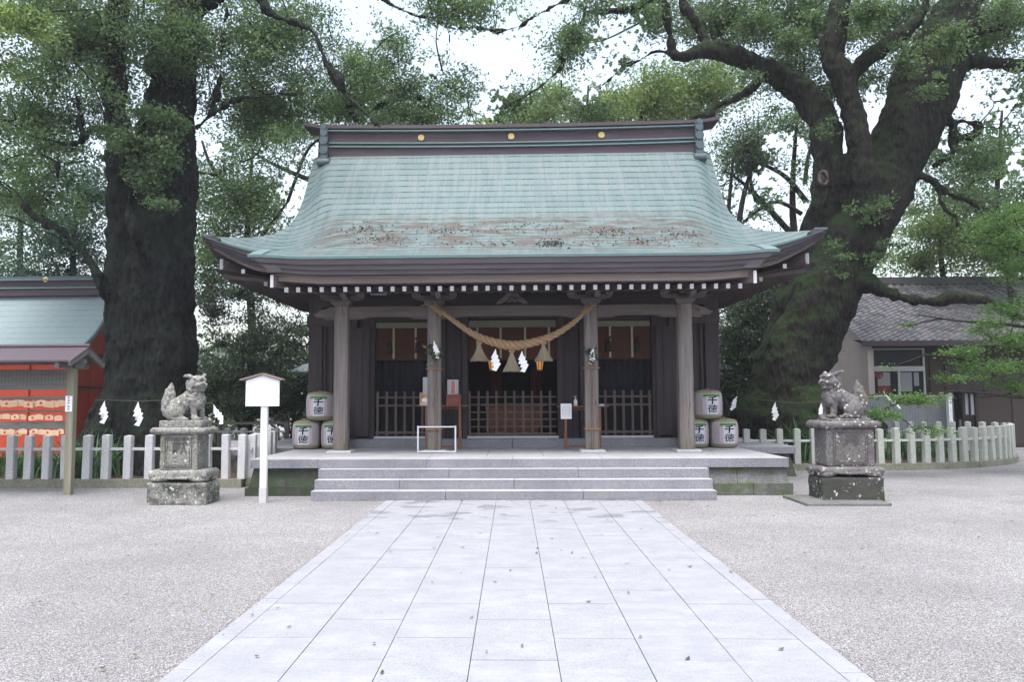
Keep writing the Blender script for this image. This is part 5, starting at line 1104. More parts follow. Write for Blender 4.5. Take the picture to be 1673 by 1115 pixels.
# ================================================================== GUARDIAN STATUES
def komainu(name_lab, cx, cy, s, mats, zb, foot_base, xo=0):
    """s=+1 faces right (+x), s=-1 faces left. zb = height on which the animal sits"""
    t = thing('guardian_statue', name_lab, 'statue', (cx, cy, 0)); stone, plinth = mats
    return t
def animal(s, c, mat, parent, closed):
    mb = MB(); X = lambda x, y, z: Vector((c[0]+s*x*1.05, c[1]+y*1.15, c[2]+z)); E_ = lambda x, y, z, a, b_, d, M=None: mb.ell(X(x, y, z), (a*1.12, b_*1.15, d*1.1), u=16, v_=11, M=M)
    # trunk sloping from haunch to chest
    mb.tube([X(-.20, 0, .10), X(-.13, 0, .19), X(-.02, 0, .27), X(.08, 0, .34), X(.15, 0, .40)], [.13, .16, .155, .15, .135], 18)
    E_(.165, 0, .345, .125, .135, .125); E_(.185, -.02, .27, .09, .12, .10)
    for y in (-.11, .11):
        E_(-.12, y, .125, .145, .075, .125); E_(-.10, y*1.15, .16, .08, .05, .08)            # haunch
        mb.tube([X(-.13, y*1.25, .03), X(-.02, y*1.2, .03), X(.05, y*1.15, .028)], [.035, .04, .038], 10)   # hind foot
        for q in (-.02, 0, .02): E_(.075, y*1.15+q, .022, .025, .013, .022)
    for y, xx in ((-.085, .17), (.085, .21)):                                                  # front legs
        mb.tube([X(xx-.02, y*1.1, .34), X(xx-.01, y*1.05, .22), X(xx, y, .12), X(xx+.005, y, .03)], [.075, .055, .047, .05], 14)
        E_(xx+.03, y-.01, .03, .065, .05, .034)
        for q in (-.03, -.008, .015, .035): E_(xx+.075, y+q-.01, .025, .027, .014, .024)
        E_(xx-.03, y, .13, .02, .02, .03)
    # neck, mane
    mb.tube([X(.12, 0, .40), X(.15, -.01, .48), X(.18, -.02, .56)], [.13, .115, .11], 16)
    for k in range(13):
        a = -1.9+k*.32; E_(.115-.02*math.cos(a), .105*math.sin(a), .47+.07*math.cos(a*.8), .035, .035, .04)
        E_(.07, .10*math.sin(a), .40+.04*math.cos(a), .03, .03, .035)
    # head turned outwards to the viewer
    H_ = X(.185, -.03, .595); yaw = -s*R_(38 if s > 0 else 24)
    Mh = Matrix.Rotation(yaw, 3, 'Z')
    HS = 1.16
    def h(x, y, z): q = Mh @ Vector((s*x, y, z))*HS; return H_+q
    def e(x, y, z, a, b_, d): mb.ell(h(x, y, z), (a*HS, b_*HS, d*HS), u=14, v_=9, M=Mh)
    e(-.01, 0, .01, .115, .11, .10); e(.07, 0, -.035, .07, .085, .055)          # skull, muzzle
    e(.045, 0, .06, .075, .095, .03)                                            # brow shelf
    for y in (-1, 1):
        e(.095, y*.045, .045, .03, .035, .022); e(.108, y*.045, .018, .018, .02, .014); e(.105, y*.055, -.03, .04, .035, .03)
        e(-.0, y*.10, -.035, .06, .03, .05); e(-.05, y*.105, -.06, .045, .03, .045); e(-.07, y*.10, .0, .04, .03, .05)
        A = h(-.03, y*.085, .085); B = h(-.075, y*.155, .10); 
        mb.tube([h(-.0, y*.07, .07), h(-.03, y*.105, .095), h(-.06, y*.15, .10 if y*s < 0 else .12), h(-.075, y*.175, .085 if y*s < 0 else .12)], [.035, .034, .026, .01], 10)
    e(.135, 0, -.005, .025, .038, .02); e(.145, .018, -.012, .012, .012, .01); e(.145, -.018, -.012, .012, .012, .01)
    e(.06, 0, -.105, .065, .07, .022)                                           # lower jaw below an open gap
    for y in (-.05, .05): e(.10, y, -.078, .012, .01, .018)
    e(-.03, 0, -.085, .08, .09, .045); e(.0, 0, -.12, .05, .05, .03)
    # tail, flame shaped
    pts = smooth_path([(X(-.20, 0, .06), .07), (X(-.275, 0, .14), .095), (X(-.275, 0, .27), .108), (X(-.255, 0, .38), .10), (X(-.24, 0, .48), .068), (X(-.23, 0, .60), .016)], 4)
    mb.tube([p for p, r in pts], [r for p, r in pts], 14, flat=(1, .75, 1))
    for k in range(16):
        z = .10+.028*k; r_ = float(np.interp(z, [.1, .27, .4, .55], [.07, .085, .07, .02])); a = k*2.2; E_(-.275+.06*(z-.2)+r_*.75*math.cos(a), r_*.7*math.sin(a)-.01, z, .028, .028, .045)
    for k in range(7): E_(-.10+.05*k, -.115+.01*(k % 2), .2+.035*k, .022, .02, .028)
    o = mb.build('statue_animal', mat, parent); return remesh(o, .0085, 1, .008, 16)
def slab(mb, x0, x1, y0, y1, z0, z1, r=.03, mi=0, n_=5):
    """block with rounded bulging sides"""
    for k in range(n_):
        t0, t1 = k/n_, (k+1)/n_; f = lambda t: r*(1-math.sqrt(max(0, 1-(2*t-1)**2))); a, b_ = f(t0), f(t1); za, zb = z0+(z1-z0)*t0, z0+(z1-z0)*t1
        vs = [(x0+a, y0+a, za), (x1-a, y0+a, za), (x1-a, y1-a, za), (x0+a, y1-a, za), (x0+b_, y0+b_, zb), (x1-b_, y0+b_, zb), (x1-b_, y1-b_, zb), (x0+b_, y1-b_, zb)]
        fs = [(0, 1, 5, 4), (1, 2, 6, 5), (2, 3, 7, 6), (3, 0, 4, 7)]
        if k == 0: fs.append((0, 3, 2, 1))
        if k == n_-1: fs.append((4, 5, 6, 7))
        mb.add(vs, fs, mi)
def rough(o, vox=.018, disp=.012, dsc=5): return remesh(o, vox, 1, disp, dsc)
def guardian(lab, xa, xb, yf, s, zl, mats, closed, dx=0, sub=None):
    """xa..xb front width of the plinth at depth yf; zl dict of levels"""
    stone, pl = mats; cx = (xa+xb)/2; D = zl['depth']; cy = yf+D/2
    t = thing('guardian_statue', lab, 'statue', (cx, cy, 0))
    if sub: mb = MB(); mb.box(sub[0], sub[1], yf-.38, yf+D+.1, -.02, sub[2]); mb.build('ground_slab', 'stone_base', t, bevel=.01)
    mb = MB(); mb.box(xa, xb, yf, yf+D, -.02, zl['plinth']); rough(mb.build('plinth', pl, t), .025, .015)
    w_ = zl['low']; mb = MB(); z0, z1 = zl['plinth'], zl['shaft0']
    slab(mb, cx-w_, cx+w_, cy-D*.5-.0, cy+D*.5+.0, z0+.05, z1, .04); 
    for sx in (-1, 1):
        for sy_ in (-1, 1): mb.ell((cx+sx*(w_-.14), cy+sy_*(D*.5-.11), z0+.045), (.15, .13, .055))
    mb.tube([(cx-w_+.2, cy-D*.47, z0+.075), (cx-.05, cy-D*.48, z0+.06), (cx+w_-.2, cy-D*.47, z0+.075)], [.03, .02, .03], 8)
    rough(mb.build('footed_slab', stone, t), .014, .01, 9)
    w2 = zl['sh']; mb = MB(); d2 = D*.42; mb.box(cx-w2, cx+w2, cy-d2, cy+d2, z1-.005, zl['cap0']+.005); sh = mb.build('shaft', stone, t); rough(sh, .02, .006)
    mb = MB(); yq = cy-d2-.006; f = .7; z2, z3 = z1+.045, zl['cap0']-.055; a = w2*f
    for p, q in (((-a, z2), (a, z2)), ((a, z2), (a, z3)), ((a, z3), (-a, z3)), ((-a, z3), (-a, z2))): mb.tube([(cx+p[0], yq, p[1]), (cx+q[0], yq, q[1])], .006, 5)
    for p, q in (((-a+.03, z2+.03), (a-.03, z2+.03)), ((a-.03, z2+.03), (a-.03, z3-.03)), ((a-.03, z3-.03), (-a+.03, z3-.03)), ((-a+.03, z3-.03), (-a+.03, z2+.03))): mb.tube([(cx+p[0], yq+.002, p[1]), (cx+q[0], yq+.002, q[1])], .004, 5)
    text_mb(mb, '奉' if s < 0 else '献', .27, lambda x, z: Vector((cx+x*.95+.02, yq-.001, (z2+z3)/2+.1+z)), 0, off=.012)
    mb.build('carved_panel', 'groove_shade', sh)
    mb = MB(); w3 = zl['cap']; slab(mb, cx-w3, cx+w3, cy-D*.52, cy+D*.52, zl['cap0'], zl['cap1'], .045); rough(mb.build('cap_slab', stone, t), .014, .012, 9)
    z = zl['cap1']
    if zl.get('base'):
        mb = MB(); mb.box(cx-.345, cx+.355, cy-.2, cy+.22, z-.005, zl['base']); rough(mb.build('statue_base', stone, t), .015, .008); z = zl['base']
    else:
        mb = MB(); 
        for k in range(26): mb.ell((cx+random.uniform(-.30, .33), cy+random.uniform(-.16, .16), z+random.uniform(0, .045)), (random.uniform(.05, .10), .07, random.uniform(.04, .07)), u=10, v_=7)
        mb.box(cx-.34, cx+.36, cy-.2, cy+.2, z-.01, z+.035); rough(mb.build('statue_base', stone, t), .014, .01, 12); z += .045
    animal(s, (cx+dx, cy, z-.004), stone, t, closed); return t
yl = 12.37
g = lambda y, x=286: PY(x, y, yl+.1).z
guardian('lichen-spotted stone guardian lion-dog facing right on a mossy plinth, left of the steps', PY(238, 826, yl).x, PY(337, 826, yl).x, yl, 1,
         dict(depth=.58, plinth=g(788.5), shaft0=g(768), cap0=g(710.5), cap1=g(699), base=g(687.5), low=.46, sh=.30, cap=.44), ('lichen_light', 'lichen_plinth'), True, dx=0)
yr = 12.52; g = lambda y, x=1380: PY(x, y, yr+.1).z
guardian('white-spotted dark stone guardian lion-dog facing left on a dark plinth, right of the steps', PY(1344, 815, yr).x, PY(1446, 815, yr).x, yr, -1,
         dict(depth=.60, plinth=g(780), shaft0=g(763), cap0=g(701), cap1=g(688), base=None, low=.50, sh=.37, cap=.475), ('lichen_dark', 'lichen_plinth_dark'), False, dx=.0, sub=(PZ(1327, 831, 0).x, PZ(1473, 832, 0).x, .045))
# ================================================================== RED BUILDING
T = thing('red_hall', 'small vermilion building with a pale green copper roof at the left edge', 'building', (-13, 20, 0))
XG = -10.15; XL = -18
def rl(v):  # roof profile: v 0 eave..1 ridge
    return 18.3+1.75*v, 2.86+1.55*v-.22*math.sin(math.pi*v)
mb = MB(); vs = []; uvs = []; n_ = 12
for k in range(n_+1):
    y, z = rl(k/n_)
    for i in range(9): x = XL+(XG-XL)*i/8; vs.append((x, y, z)); uvs.append((x, z*1.4))
for k in range(n_+1):
    y, z = rl(k/n_); y = 40.1-y
    for i in range(9): x = XL+(XG-XL)*i/8; vs.append((x, y, z)); uvs.append((x, z*1.4))
fs = [(j*9+i, j*9+i+1, (j+1)*9+i+1, (j+1)*9+i) for j in range(n_) for i in range(8)]; fs += [tuple(q+(n_+1)*9 for q in f)[::-1] for f in fs]
mb.add(vs, fs); o = mb.build('roof', 'copper_small', T, keep=True); ul = o.data.uv_layers.new(name='UVMap')
for l in o.data.loops: ul.data[l.index].uv = uvs[l.vertex_index]
mb = MB()
for s in (0, 1):
    pts = []
    for k in range(13): y, z = rl(k/12); pts.append(Vector((XG+.01, y if not s else 40.1-y, z-.045)))
    mb.tube(pts, .05, 6, 0); mb.tube([p+Vector((-.06, 0, -.08)) for p in pts], .06, 6, 1)
mb.tube([(XL, 18.28, 2.83), (XG, 18.28, 2.83)], .05, 6, 0)
mb.build('verge_board', ['copper_dull', 'red_paint'], T)
mb = MB(); zr = 4.38
for z0, z1, dy, mi in ((-.05, .13, .2, 1), (.131, .16, .25, 0), (.161, .34, .18, 1), (.341, .37, .26, 0), (.371, .45, .2, 2)):
    mb.box(XL, XG-.15+.12*(mi == 0), 20.05-dy, 20.05+dy, zr+z0, zr+z1, mi)
mb.box(XG-.2, XG+.05, 19.8, 20.3, zr+.40, zr+.50, 2); mb.tube([(XG-.12, 19.75, zr), (XG-.12, 20.35, zr)], .08, 10, 2); mb.tube([(XG-.12, 19.75, zr+.2), (XG-.12, 20.35, zr+.2)], .08, 10, 2)
mb.build('ridge', ['copper_edge', 'ridge_board', 'copper_dull'], T)
c = PY(75, 457, 19.86); mb = MB(); mb.tube([(c.x, 19.88, c.z), (c.x, 19.84, c.z)], .07, 18); mb.build('crest', 'gold', T)
mb = MB(); mb.box(XL, XG-.28, 18.75, 21.4, .3, 2.92)
gp = [(18.75, 2.90)]+[(rl(k/8)[0], rl(k/8)[1]-.1) for k in range(2, 9)]+[(40.1-rl(k/8)[0], rl(k/8)[1]-.1) for k in range(7, 1, -1)]+[(21.4, 2.90)]
mb.add([(XG-.281, y, z) for y, z in gp]+[(XG-.4, y, z) for y, z in gp], [tuple(range(len(gp))), tuple(range(2*len(gp)-1, len(gp)-1, -1))]); mb.build('wall', 'red_paint', T)
mb = MB()
for y in (18.8, 19.45, 20.1, 20.75, 21.35): mb.box(XG-.279, XG-.24, y-.05, y+.05, .3, 2.7)
for x in (-11.6, -12.8, -14): mb.box(x-.06, x+.06, 18.7, 18.749, .3, 2.9)
mb.build('wall_post', 'red_paint', T)
mb = MB(); 
mb.box(XG-.24, XG-.22, 18.7, 21.4, 1.94, 2.0); mb.box(XG-.24, XG-.22, 18.7, 21.4, 2.74, 2.80); mb.box(XL, XG-.28, 18.6, 18.69, 2.62, 2.72)
mb.build('nageshi_beam', 'wood_dark_y', T)
# ================================================================== OFFICE
O = thing('office_building', 'low plastered office with a grey tiled roof behind the great tree on the right', 'building', (15, 27, 0))
YO = 26.3; XO = 11.35; XE = 27
mb = MB(); e0 = PY(1430, 558, 25.5); zE = e0.z; zR = PY(1500, 464, 30).z; slope = (zR-zE)/4.5
xx = XO-.25; cw = .27; ny = 26; k = 0
while xx < XE:     # pantiles, one wavy course after another
    for j in range(ny):
        y0 = 25.5+4.5*j/ny; y1 = y0+4.5/ny*1.05; z0 = zE+(y0-25.5)*slope; z1 = zE+(y1-25.5)*slope; r = random.random()
        n_ = 5; pr = [(xx+cw*q/n_, .035*math.sin(math.pi*2*q/n_)) for q in range(n_+1)]
        vs = [(x, y0, z0+.035+h) for x, h in pr]+[(x, y1, z1+h) for x, h in pr]+[(x, y0, z0+h-.02) for x, h in pr]
        mb.add(vs, [(i, i+1, i+n_+2, i+n_+1) for i in range(n_)]+[(2*(n_+1)+i, 2*(n_+1)+i+1, i+1, i) for i in range(n_)], 0, r)
    xx += cw
mb.build('tiled_roof', 'grey_tile', O, keep=True)
mb = MB(); mb.add([(XO-.25, 30, zR-.02), (XE, 30, zR-.02), (XE, 34.5, zE-.02), (XO-.25, 34.5, zE-.02)], [(0, 1, 2, 3)]); 
for z in range(4): mb.box(XO-.25, XE, 29.85+.02*z, 30.15-.02*z, zR-.02+z*.07, zR+.04+z*.07)
mb.build('roof_ridge', 'grey_tile', O)
mb = MB(); mb.box(XO-.27, XE, 25.42, 25.46, zE-.16, zE+.01); mb.add([(XO-.2, 25.46, zE-.1), (XE, 25.46, zE-.1), (XE, 26.3, zE+.1), (XO-.2, 26.3, zE+.1)], [(0, 1, 2, 3)]); mb.build('eave_board', 'wood_dark_x', O)
mb = MB(); mb.add([(XO, 25.7, 0), (XO, 33.5, 0), (XO, 33.5, zE), (XO, 30, zR-.1), (XO, 25.7, zE+.05), (XO+.15, 25.7, 0), (XO+.15, 33.5, 0), (XO+.15, 33.5, zE), (XO+.15, 30, zR-.1), (XO+.15, 25.7, zE+.05)], [(0, 1, 2, 3, 4), (9, 8, 7, 6, 5), (0, 5, 6, 1), (4, 9, 5, 0), (3, 8, 9, 4), (2, 7, 8, 3)])
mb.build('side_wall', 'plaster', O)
dx0, dx1 = PY(1426, 600, YO).x, PY(1509, 600, YO).x; dz1 = PY(1470, 571, YO).z; dzm = PY(1470, 602, YO).z; dz0 = .9
mb = MB(); mb.box(XO+.15, dx0-.03, YO, YO+.1, 0, zE+.1); mb.box(dx1+.03, XE, YO, YO+.1, 0, zE+.1); mb.box(dx0-.03, dx1+.03, YO, YO+.1, dz1+.03, zE+.1); mb.box(dx0-.03, dx1+.03, YO, YO+.1, 0, dz0)
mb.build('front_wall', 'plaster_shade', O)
mb = MB()
for a, b_, c_, d in ((dx0-.029, dx0+.03, dz0, dz1+.029), (dx1-.03, dx1+.029, dz0, dz1+.029), (dx0+.031, dx1-.031, dz1-.02, dz1+.029), (dx0+.031, dx1-.031, dzm-.10, dzm+.06), ((dx0+dx1)/2-.035, (dx0+dx1)/2+.035, dz0, dzm-.101)): mb.box(a, b_, YO-.03, YO+.05, c_, d)
dr = mb.build('door', 'aluminium', O); mb = MB(); mb.box(dx0, dx1, YO+.02, YO+.03, dz0, dz1); mb.build('glass', 'glass_dark', dr)
def poster(px0, px1, py0, py1, mat, extra=None, nm='poster'):
    a, b_ = PY(px0, py0, YO-.0), PY(px1, py1, YO-.0); mb = MB(); mb.box(a.x, b_.x, YO+.004, YO+.012, b_.z, a.z, 0)
    if extra:
        for f0, f1, g0, g1, mi in extra: mb.box(a.x+(b_.x-a.x)*f0, a.x+(b_.x-a.x)*f1, YO+.0+mi*.0005, YO+.0035+mi*.0001, b_.z+(a.z-b_.z)*g0, b_.z+(a.z-b_.z)*g1, mi)
    return mb, mat
mb, mt = poster(1433.5, 1455.5, 609, 642.5, 0, [(0, 1, 0, .35, 1), (.18, .24, .05, .3, 2), (.36, .42, .05, .3, 2), (.52, .58, .05, .3, 2)]); mb.build('poster', ['poster_dim', 'poster_red', 'poster_dim'], dr)
mb = MB(); c = PY(1436, 613, YO); mb.tube([(c.x, YO-.001, c.z), (c.x, YO-.004, c.z)], .13, 18); mb.build('round_sign', 'poster_red', dr)
mb, mt = poster(1469, 1491, 609, 640, 0); 
for k in range(7): marks(mb, lambda x, z: Vector((x, YO-.0, z)), PY(1472+2.6*k, 620, YO).x, PY(1, 612, YO).z, PY(1, 637, YO).z, .03, 1, k)
mb.build('poster', ['poster_dim', 'faded_blue'], dr)
mb, mt = poster(1493, 1502, 609, 631, 0); mb.build('poster', ['poster_dim'], dr)
c = PY(1431.5, 575.3, YO+.8); mb = MB(); mb.box(c.x-.15, c.x+.15, YO+.75, YO+.85, c.z-.05, c.z+.05)
tag(mb.build('ceiling_lamp', 'ceiling_lamp', bevel=.03), 'lit ceiling lamp glowing through the window above the office door', 'lamp')
mb = MB(); x0, x1, z0, z1 = pbox(1410, 1420, 592, 640, YO-.05); mb.box(x0, x1, YO-.06, YO-.02, z0, z1)
marks(mb, lambda x, z: Vector((x, YO-.062, z)), (x0+x1)/2, z1-.1, z0+.1, .13, 1, 4); tag(mb.build('name_board', ['wood_red_brown', 'black'], bevel=0), 'tall dark wooden name board on the wall left of the office door', 'sign')
mb = MB()
for q in (1520, 1545): c = PY(q, 600, YO); mb.box(c.x-.05, c.x+.05, YO-.06, YO-.002, .2, zE)
c = PY(1600, 700, YO); mb.box(PY(1598, 700, YO).x, PY(1618, 700, YO).x, YO-.03, YO-.002, .1, 1.9); mb.box(PY(1655, 700, YO).x, PY(1690, 700, YO).x, YO-.03, YO-.002, .1, 2.6)
mb.build('wall_post', 'plaster_shade', O)
# ramp fence
T = thing('ramp_railing', 'grey ribbed panel railing with a sloping white handrail in front of the office door', 'railing', (12.5, 25, 0))
a, b_ = PY(1412, 648, 24.9), PY(1553, 645, 24.9); mb = MB()
x = a.x
while x < b_.x: mb.box(x, x+.05, 24.9, 24.93, .3, a.z-.02); mb.box(x+.05, x+.09, 24.915, 24.925, .3, a.z-.02); x += .09
mb.build('ribbed_panel', 'grey_panel', T)
mb = MB(); mb.box(a.x, b_.x, 24.88, 24.96, a.z-.02, a.z+.03); c, d = PY(1551, 643, 24.9), PY(1572, 665, 24.9); mb.beam(c, d, .05, .08); mb.build('handrail', 'worn_white', T)
mb = MB()
for k in range(5): x = b_.x+.05+k*.09; mb.box(x, x+.05, 24.9, 24.93, .3, a.z-.15-k*.09)
mb.build('sloping_panel', 'grey_panel', T)
mb = MB(); a, b_ = PY(1549.5, 646, 24.2), PY(1557.5, 700, 24.2); mb.box(a.x, b_.x, 24.2, 24.34, 0, a.z)
xm = (a.x+b_.x)/2; 
for k, (yy, s_) in enumerate(((653, .075), (660, .075), (668, .04), (672, .04), (676, .04), (680, .04), (684, .04), (688, .04))): marks(mb, lambda x, z: Vector((x, 24.197, z)), xm, PY(1553, yy, 24.2).z, PY(1553, yy, 24.2).z-.01, s_, 1, k+40)
tag(mb.build('name_post', ['white_paint', 'brush_ink']), 'square white post with upright black writing beside the dark lantern', 'sign post')
T = thing('post_lantern', 'dark wooden roofed lantern box with two white panes behind the curved fence', 'lantern', PY(1583, 700, 24.2))
x0, x1, z0, z1 = pbox(1571.5, 1599, 641, 683, 24.1); xm = (x0+x1)/2
mb = MB(); 
for xx in (x0+.02, x1-.06): 
    for yy in (24.1, 24.5): mb.box(xx-.02, xx+.065, yy, yy+.06, .1, z1)
for z in (z0-.03, z0+.05, z1-.05): mb.box(x0+.066, x1-.061, 24.11, 24.14, z, z+.04)
mb.box(xm-.02, xm+.02, 24.1, 24.15, z0+.05, z1); mb.box(x0+.04, x1-.04, 24.17, 24.5, z0-.06, z1); mb.box(x0+.04, x1-.04, 24.16, 24.17, z0-.4, z0+.08)
mb.build('frame', 'black_wood', T)
mb = MB(); mb.box(x0+.066, x1-.061, 24.16, 24.17, z0+.09, z1-.05); mb.build('pane', 'pane_white', T)
mb = MB(); a, b_ = PY(1565, 640, 24), PY(1607, 630, 24)
mb.prism([(a.x, z1-.0), (a.x-.03, z1+.06), ((a.x+b_.x)/2, z1+.11), (b_.x+.04, z1+.13), (b_.x-.03, z1-.0)], .7, Matrix.Translation((0, 23.95, 0))); mb.tube([(b_.x, 23.9, z1+.08), (b_.x, 24.7, z1+.08)], .06, 10); mb.build('roof', 'black_wood', T)
# plinth-less things: evergreen strap-leaved clumps
def strap_plant(cx, cy, z, n_, h, lab, seed, spread=.5):
    r = random.Random(seed); mb = MB()
    for k in range(n_):
        a = r.uniform(0, 2*math.pi); L = h*r.uniform(.7, 1.2); b0 = Vector((cx+r.gauss(0, spread*.35), cy+r.gauss(0, spread*.3), z)); d = Vector((math.cos(a), math.sin(a), 0)); s_ = Vector((-d.y, d.x, 0)); lean = r.uniform(.3, .95); pts = []
        for j in range(6): t_ = j/5; pts.append((b0+d*L*lean*t_**1.5+Vector((0, 0, L*(t_-.5*lean*t_**2.4))), .017*(1-t_**3)+.001))
        vs = [p-s_*w_ for p, w_ in pts]+[p+s_*w_ for p, w_ in pts]
        mb.add(vs, [(j, j+1, j+7, j+6) for j in range(5)], 0, r.random())
    o = mb.build('strap_leaf_plant', 'leaf_strap', keep=True); tag(o, lab, 'plant')
for args in ((PY(150, 740, 16.0).x, 15.9, .1, 150, 1.05, 'big clump of strap-like green leaves behind the stone posts right of the plaque rack', 1, .9),
             (PY(60, 740, 16.0).x, 16.0, .1, 110, .8, 'clump of strap-like green leaves behind the stone posts under the plaque rack', 2, .9),
             (PY(15, 740, 16.0).x, 16.3, .1, 80, .8, 'clump of strap-like green leaves behind the stone posts at the left edge', 7, .9),
             (PY(1322, 740, 19.4).x, 19.4, .12, 160, 1.15, 'tall clump of strap-like leaves at the foot of the great right tree', 3, .8),
             (PY(1470, 740, 19.6).x, 19.6, .12, 110, .9, 'clump of strap-like leaves behind the curved posts right of the right statue', 4, .9),
             (PY(1530, 740, 20.4).x, 20.4, .12, 110, .9, 'clump of strap-like leaves inside the curved posts below the white post', 5, .9)): strap_plant(*args)
# ================================================================== TREES
bark('bark_pale', (.06, .045, .045), (.13, .10, .095), (.05, .06, .03), .1)
GAPS = [(480, 320, 24, 46), (650, 26, 40, 20), (728, 62, 40, 22), (812, 115, 30, 60), (792, 176, 22, 22), (845, 45, 36, 34), (770, 85, 22, 18), (600, 45, 18, 22), (1012, 58, 44, 46), (985, 112, 32, 36), (958, 150, 18, 20), (1062, 112, 26, 12),
        (1268, 232, 28, 18), (1252, 292, 34, 26), (1212, 335, 24, 32), (1300, 238, 18, 22), (1290, 340, 18, 26), (1236, 364, 18, 10), (1592, 165, 36, 46), (1545, 232, 22, 18), (1640, 172, 28, 46), (1422, 160, 9, 26), (342, 244, 26, 20), (378, 208, 40, 11),
        (402, 120, 22, 7), (478, 60, 12, 8), (562, 20, 16, 14), (58, 150, 24, 8), (620, 200, 16, 8), (1660, 262, 18, 28), (700, 110, 30, 16), (600, 60, 24, 16), (640, 170, 16, 10), (500, 205, 18, 9), (868, 200, 14, 6), (1440, 290, 8, 10), (30, 420, 18, 9), (1635, 300, 18, 9), (700, 175, 12, 12), (745, 140, 14, 12), (350, 180, 20, 6), (440, 150, 12, 6), (930, 20, 1, 1)]
GA = np.array([q for q in GAPS if q[0] > 1150 or min(q[2], q[3]) >= 15], float)
def gapmask(P, soft=1.0, seed=0):
    x, y = projn(P); r = np.random.default_rng(seed+99); keep = np.ones(len(P), bool)
    d = np.min(((x[:, None]-GA[:, 0])/GA[:, 2])**2+((y[:, None]-GA[:, 1])/GA[:, 3])**2, axis=1)
    wv = np.zeros(len(P))
    for fx, fy, ph in ((.21, .13, 0), (-.17, .24, 1.3), (.37, -.29, 2.1), (.09, .41, .7), (.55, .31, 4.)): wv += np.sin(fx*x+fy*y+ph)
    d = d+.32*wv; thr = r.uniform(.55, 1.3, len(P))*soft; keep &= ~(d < thr); return keep
DENS = 1.45
def ell_clumps(lst, seed):
    """lst of (px, py, Y, rx, ry(px), depth radius m, clumps, leaves per clump, sigma m)"""
    r = np.random.default_rng(seed); C_ = []; L = []; T_ = []
    for (px, py, Y, rx, ry, rd, nc, nl, sg) in lst:
        c = PY(px, py, Y); k = Y/FPX
        u = r.normal(size=(nc, 3)); u /= np.linalg.norm(u, axis=1)[:, None]; u *= np.where(r.random((nc, 1)) < .55, r.random((nc, 1))**.45, np.abs(r.normal(size=(nc, 1)))*.75)
        cc = np.array(c)+u*np.array([rx*k, rd, ry*k])
        nz = np.array([noise.noise(Vector(q)*.55) for q in cc]); cc = cc[nz > -.28]; C_.append(cc)
        for q in cc:
            m_ = int(nl*DENS*r.uniform(.5, 1.4)); T_.append(np.full(m_, min(1, max(0, r.normal(.5, .27))))); off = r.normal(size=(m_, 3))*np.array([sg, sg, sg*.5])*r.uniform(.6, 1.3); L.append(q+off)
    return np.concatenate(C_), np.concatenate(L), np.concatenate(T_)
def tree(lab, cat, name, base, limbs, crown, mat, size, bmat='bark_plain', seed=0, gaps=True, twigs=.35, voxel=None, aspect=.5, flat=0., group=None, droop=None, extra=None):
    t = thing(name, lab, cat, base, group)
    mb = MB(); anchor = []
    for pts in limbs:
        sp = smooth_path([(Vector(p[:3]), p[3]) for p in pts], 5); mb.tube([p for p, r in sp], [r for p, r in sp], 14 if max(r for p, r in sp) > .2 else 7, jit=.18 if max(r for p, r in sp) > .2 else .0)
        anchor += [(p, r) for p, r in sp]
    tr = mb.build('trunk', bmat, t, smooth=True)
    if voxel: remesh(tr, voxel, 2, .09, 1.7, bark=.045)
    C_, L, T_ = ell_clumps(crown, seed); size = size*.80
    def off_roof(P): return ~((P[:, 2] < 8.75) & (np.abs(P[:, 0]) < 6.2) & (P[:, 1] > 12.5) & (P[:, 1] < 22.6))
    C_ = C_[off_roof(C_)]; k_ = off_roof(L); L = L[k_]; T_ = T_[k_]
    if gaps: C_ = C_[gapmask(C_, seed=seed)]; k_ = gapmask(L, .75, seed=seed); L = L[k_]; T_ = T_[k_]
    tw = MB(); A = np.array([tuple(p) for p, r in anchor]) if anchor else None; rr_ = random.Random(seed)
    if A is not None:
        A = np.vstack([A]); nodes_ = A.copy()
        order = np.argsort(np.min(np.linalg.norm(C_[:, None, :]-A[None, ::3, :], axis=2), axis=1)) if len(C_) else []
        for i in order:
            if rr_.random() > twigs: continue
            q = C_[i]; d = np.linalg.norm(nodes_-q, axis=1); j = int(np.argmin(d)); 
            if d[j] > 4.5 or d[j] < .15: continue
            a = Vector(nodes_[j]); b_ = Vector(q); mid = (a+b_)/2+Vector([rr_.gauss(0, .10*d[j]) for _ in range(3)]); r0 = min(.05, .010+.012*d[j])
            pp = smooth_path([(a, r0), (mid, r0*.7), (b_, .007)], 3); tw.tube([p for p, r in pp], [r for p, r in pp], 4, cap=False)
            nodes_ = np.vstack([nodes_, np.array([tuple(p) for p, r in pp[3:]])])
        if tw.v: tw.build('twigs', bmat, t)
    leaf_cards('crown', L, size, mat, t, aspect=aspect, seed=seed, flat=flat, droop=droop, tone=T_); return t
def LP(Y, *pts):   # limb through pixels: (x, y, radius px[, dY])
    out = []
    for p in pts:
        yy = Y+(p[3] if len(p) > 3 else 0); q = PY(p[0], p[1], yy); out.append((*q, p[2]*yy/FPX))
    return out
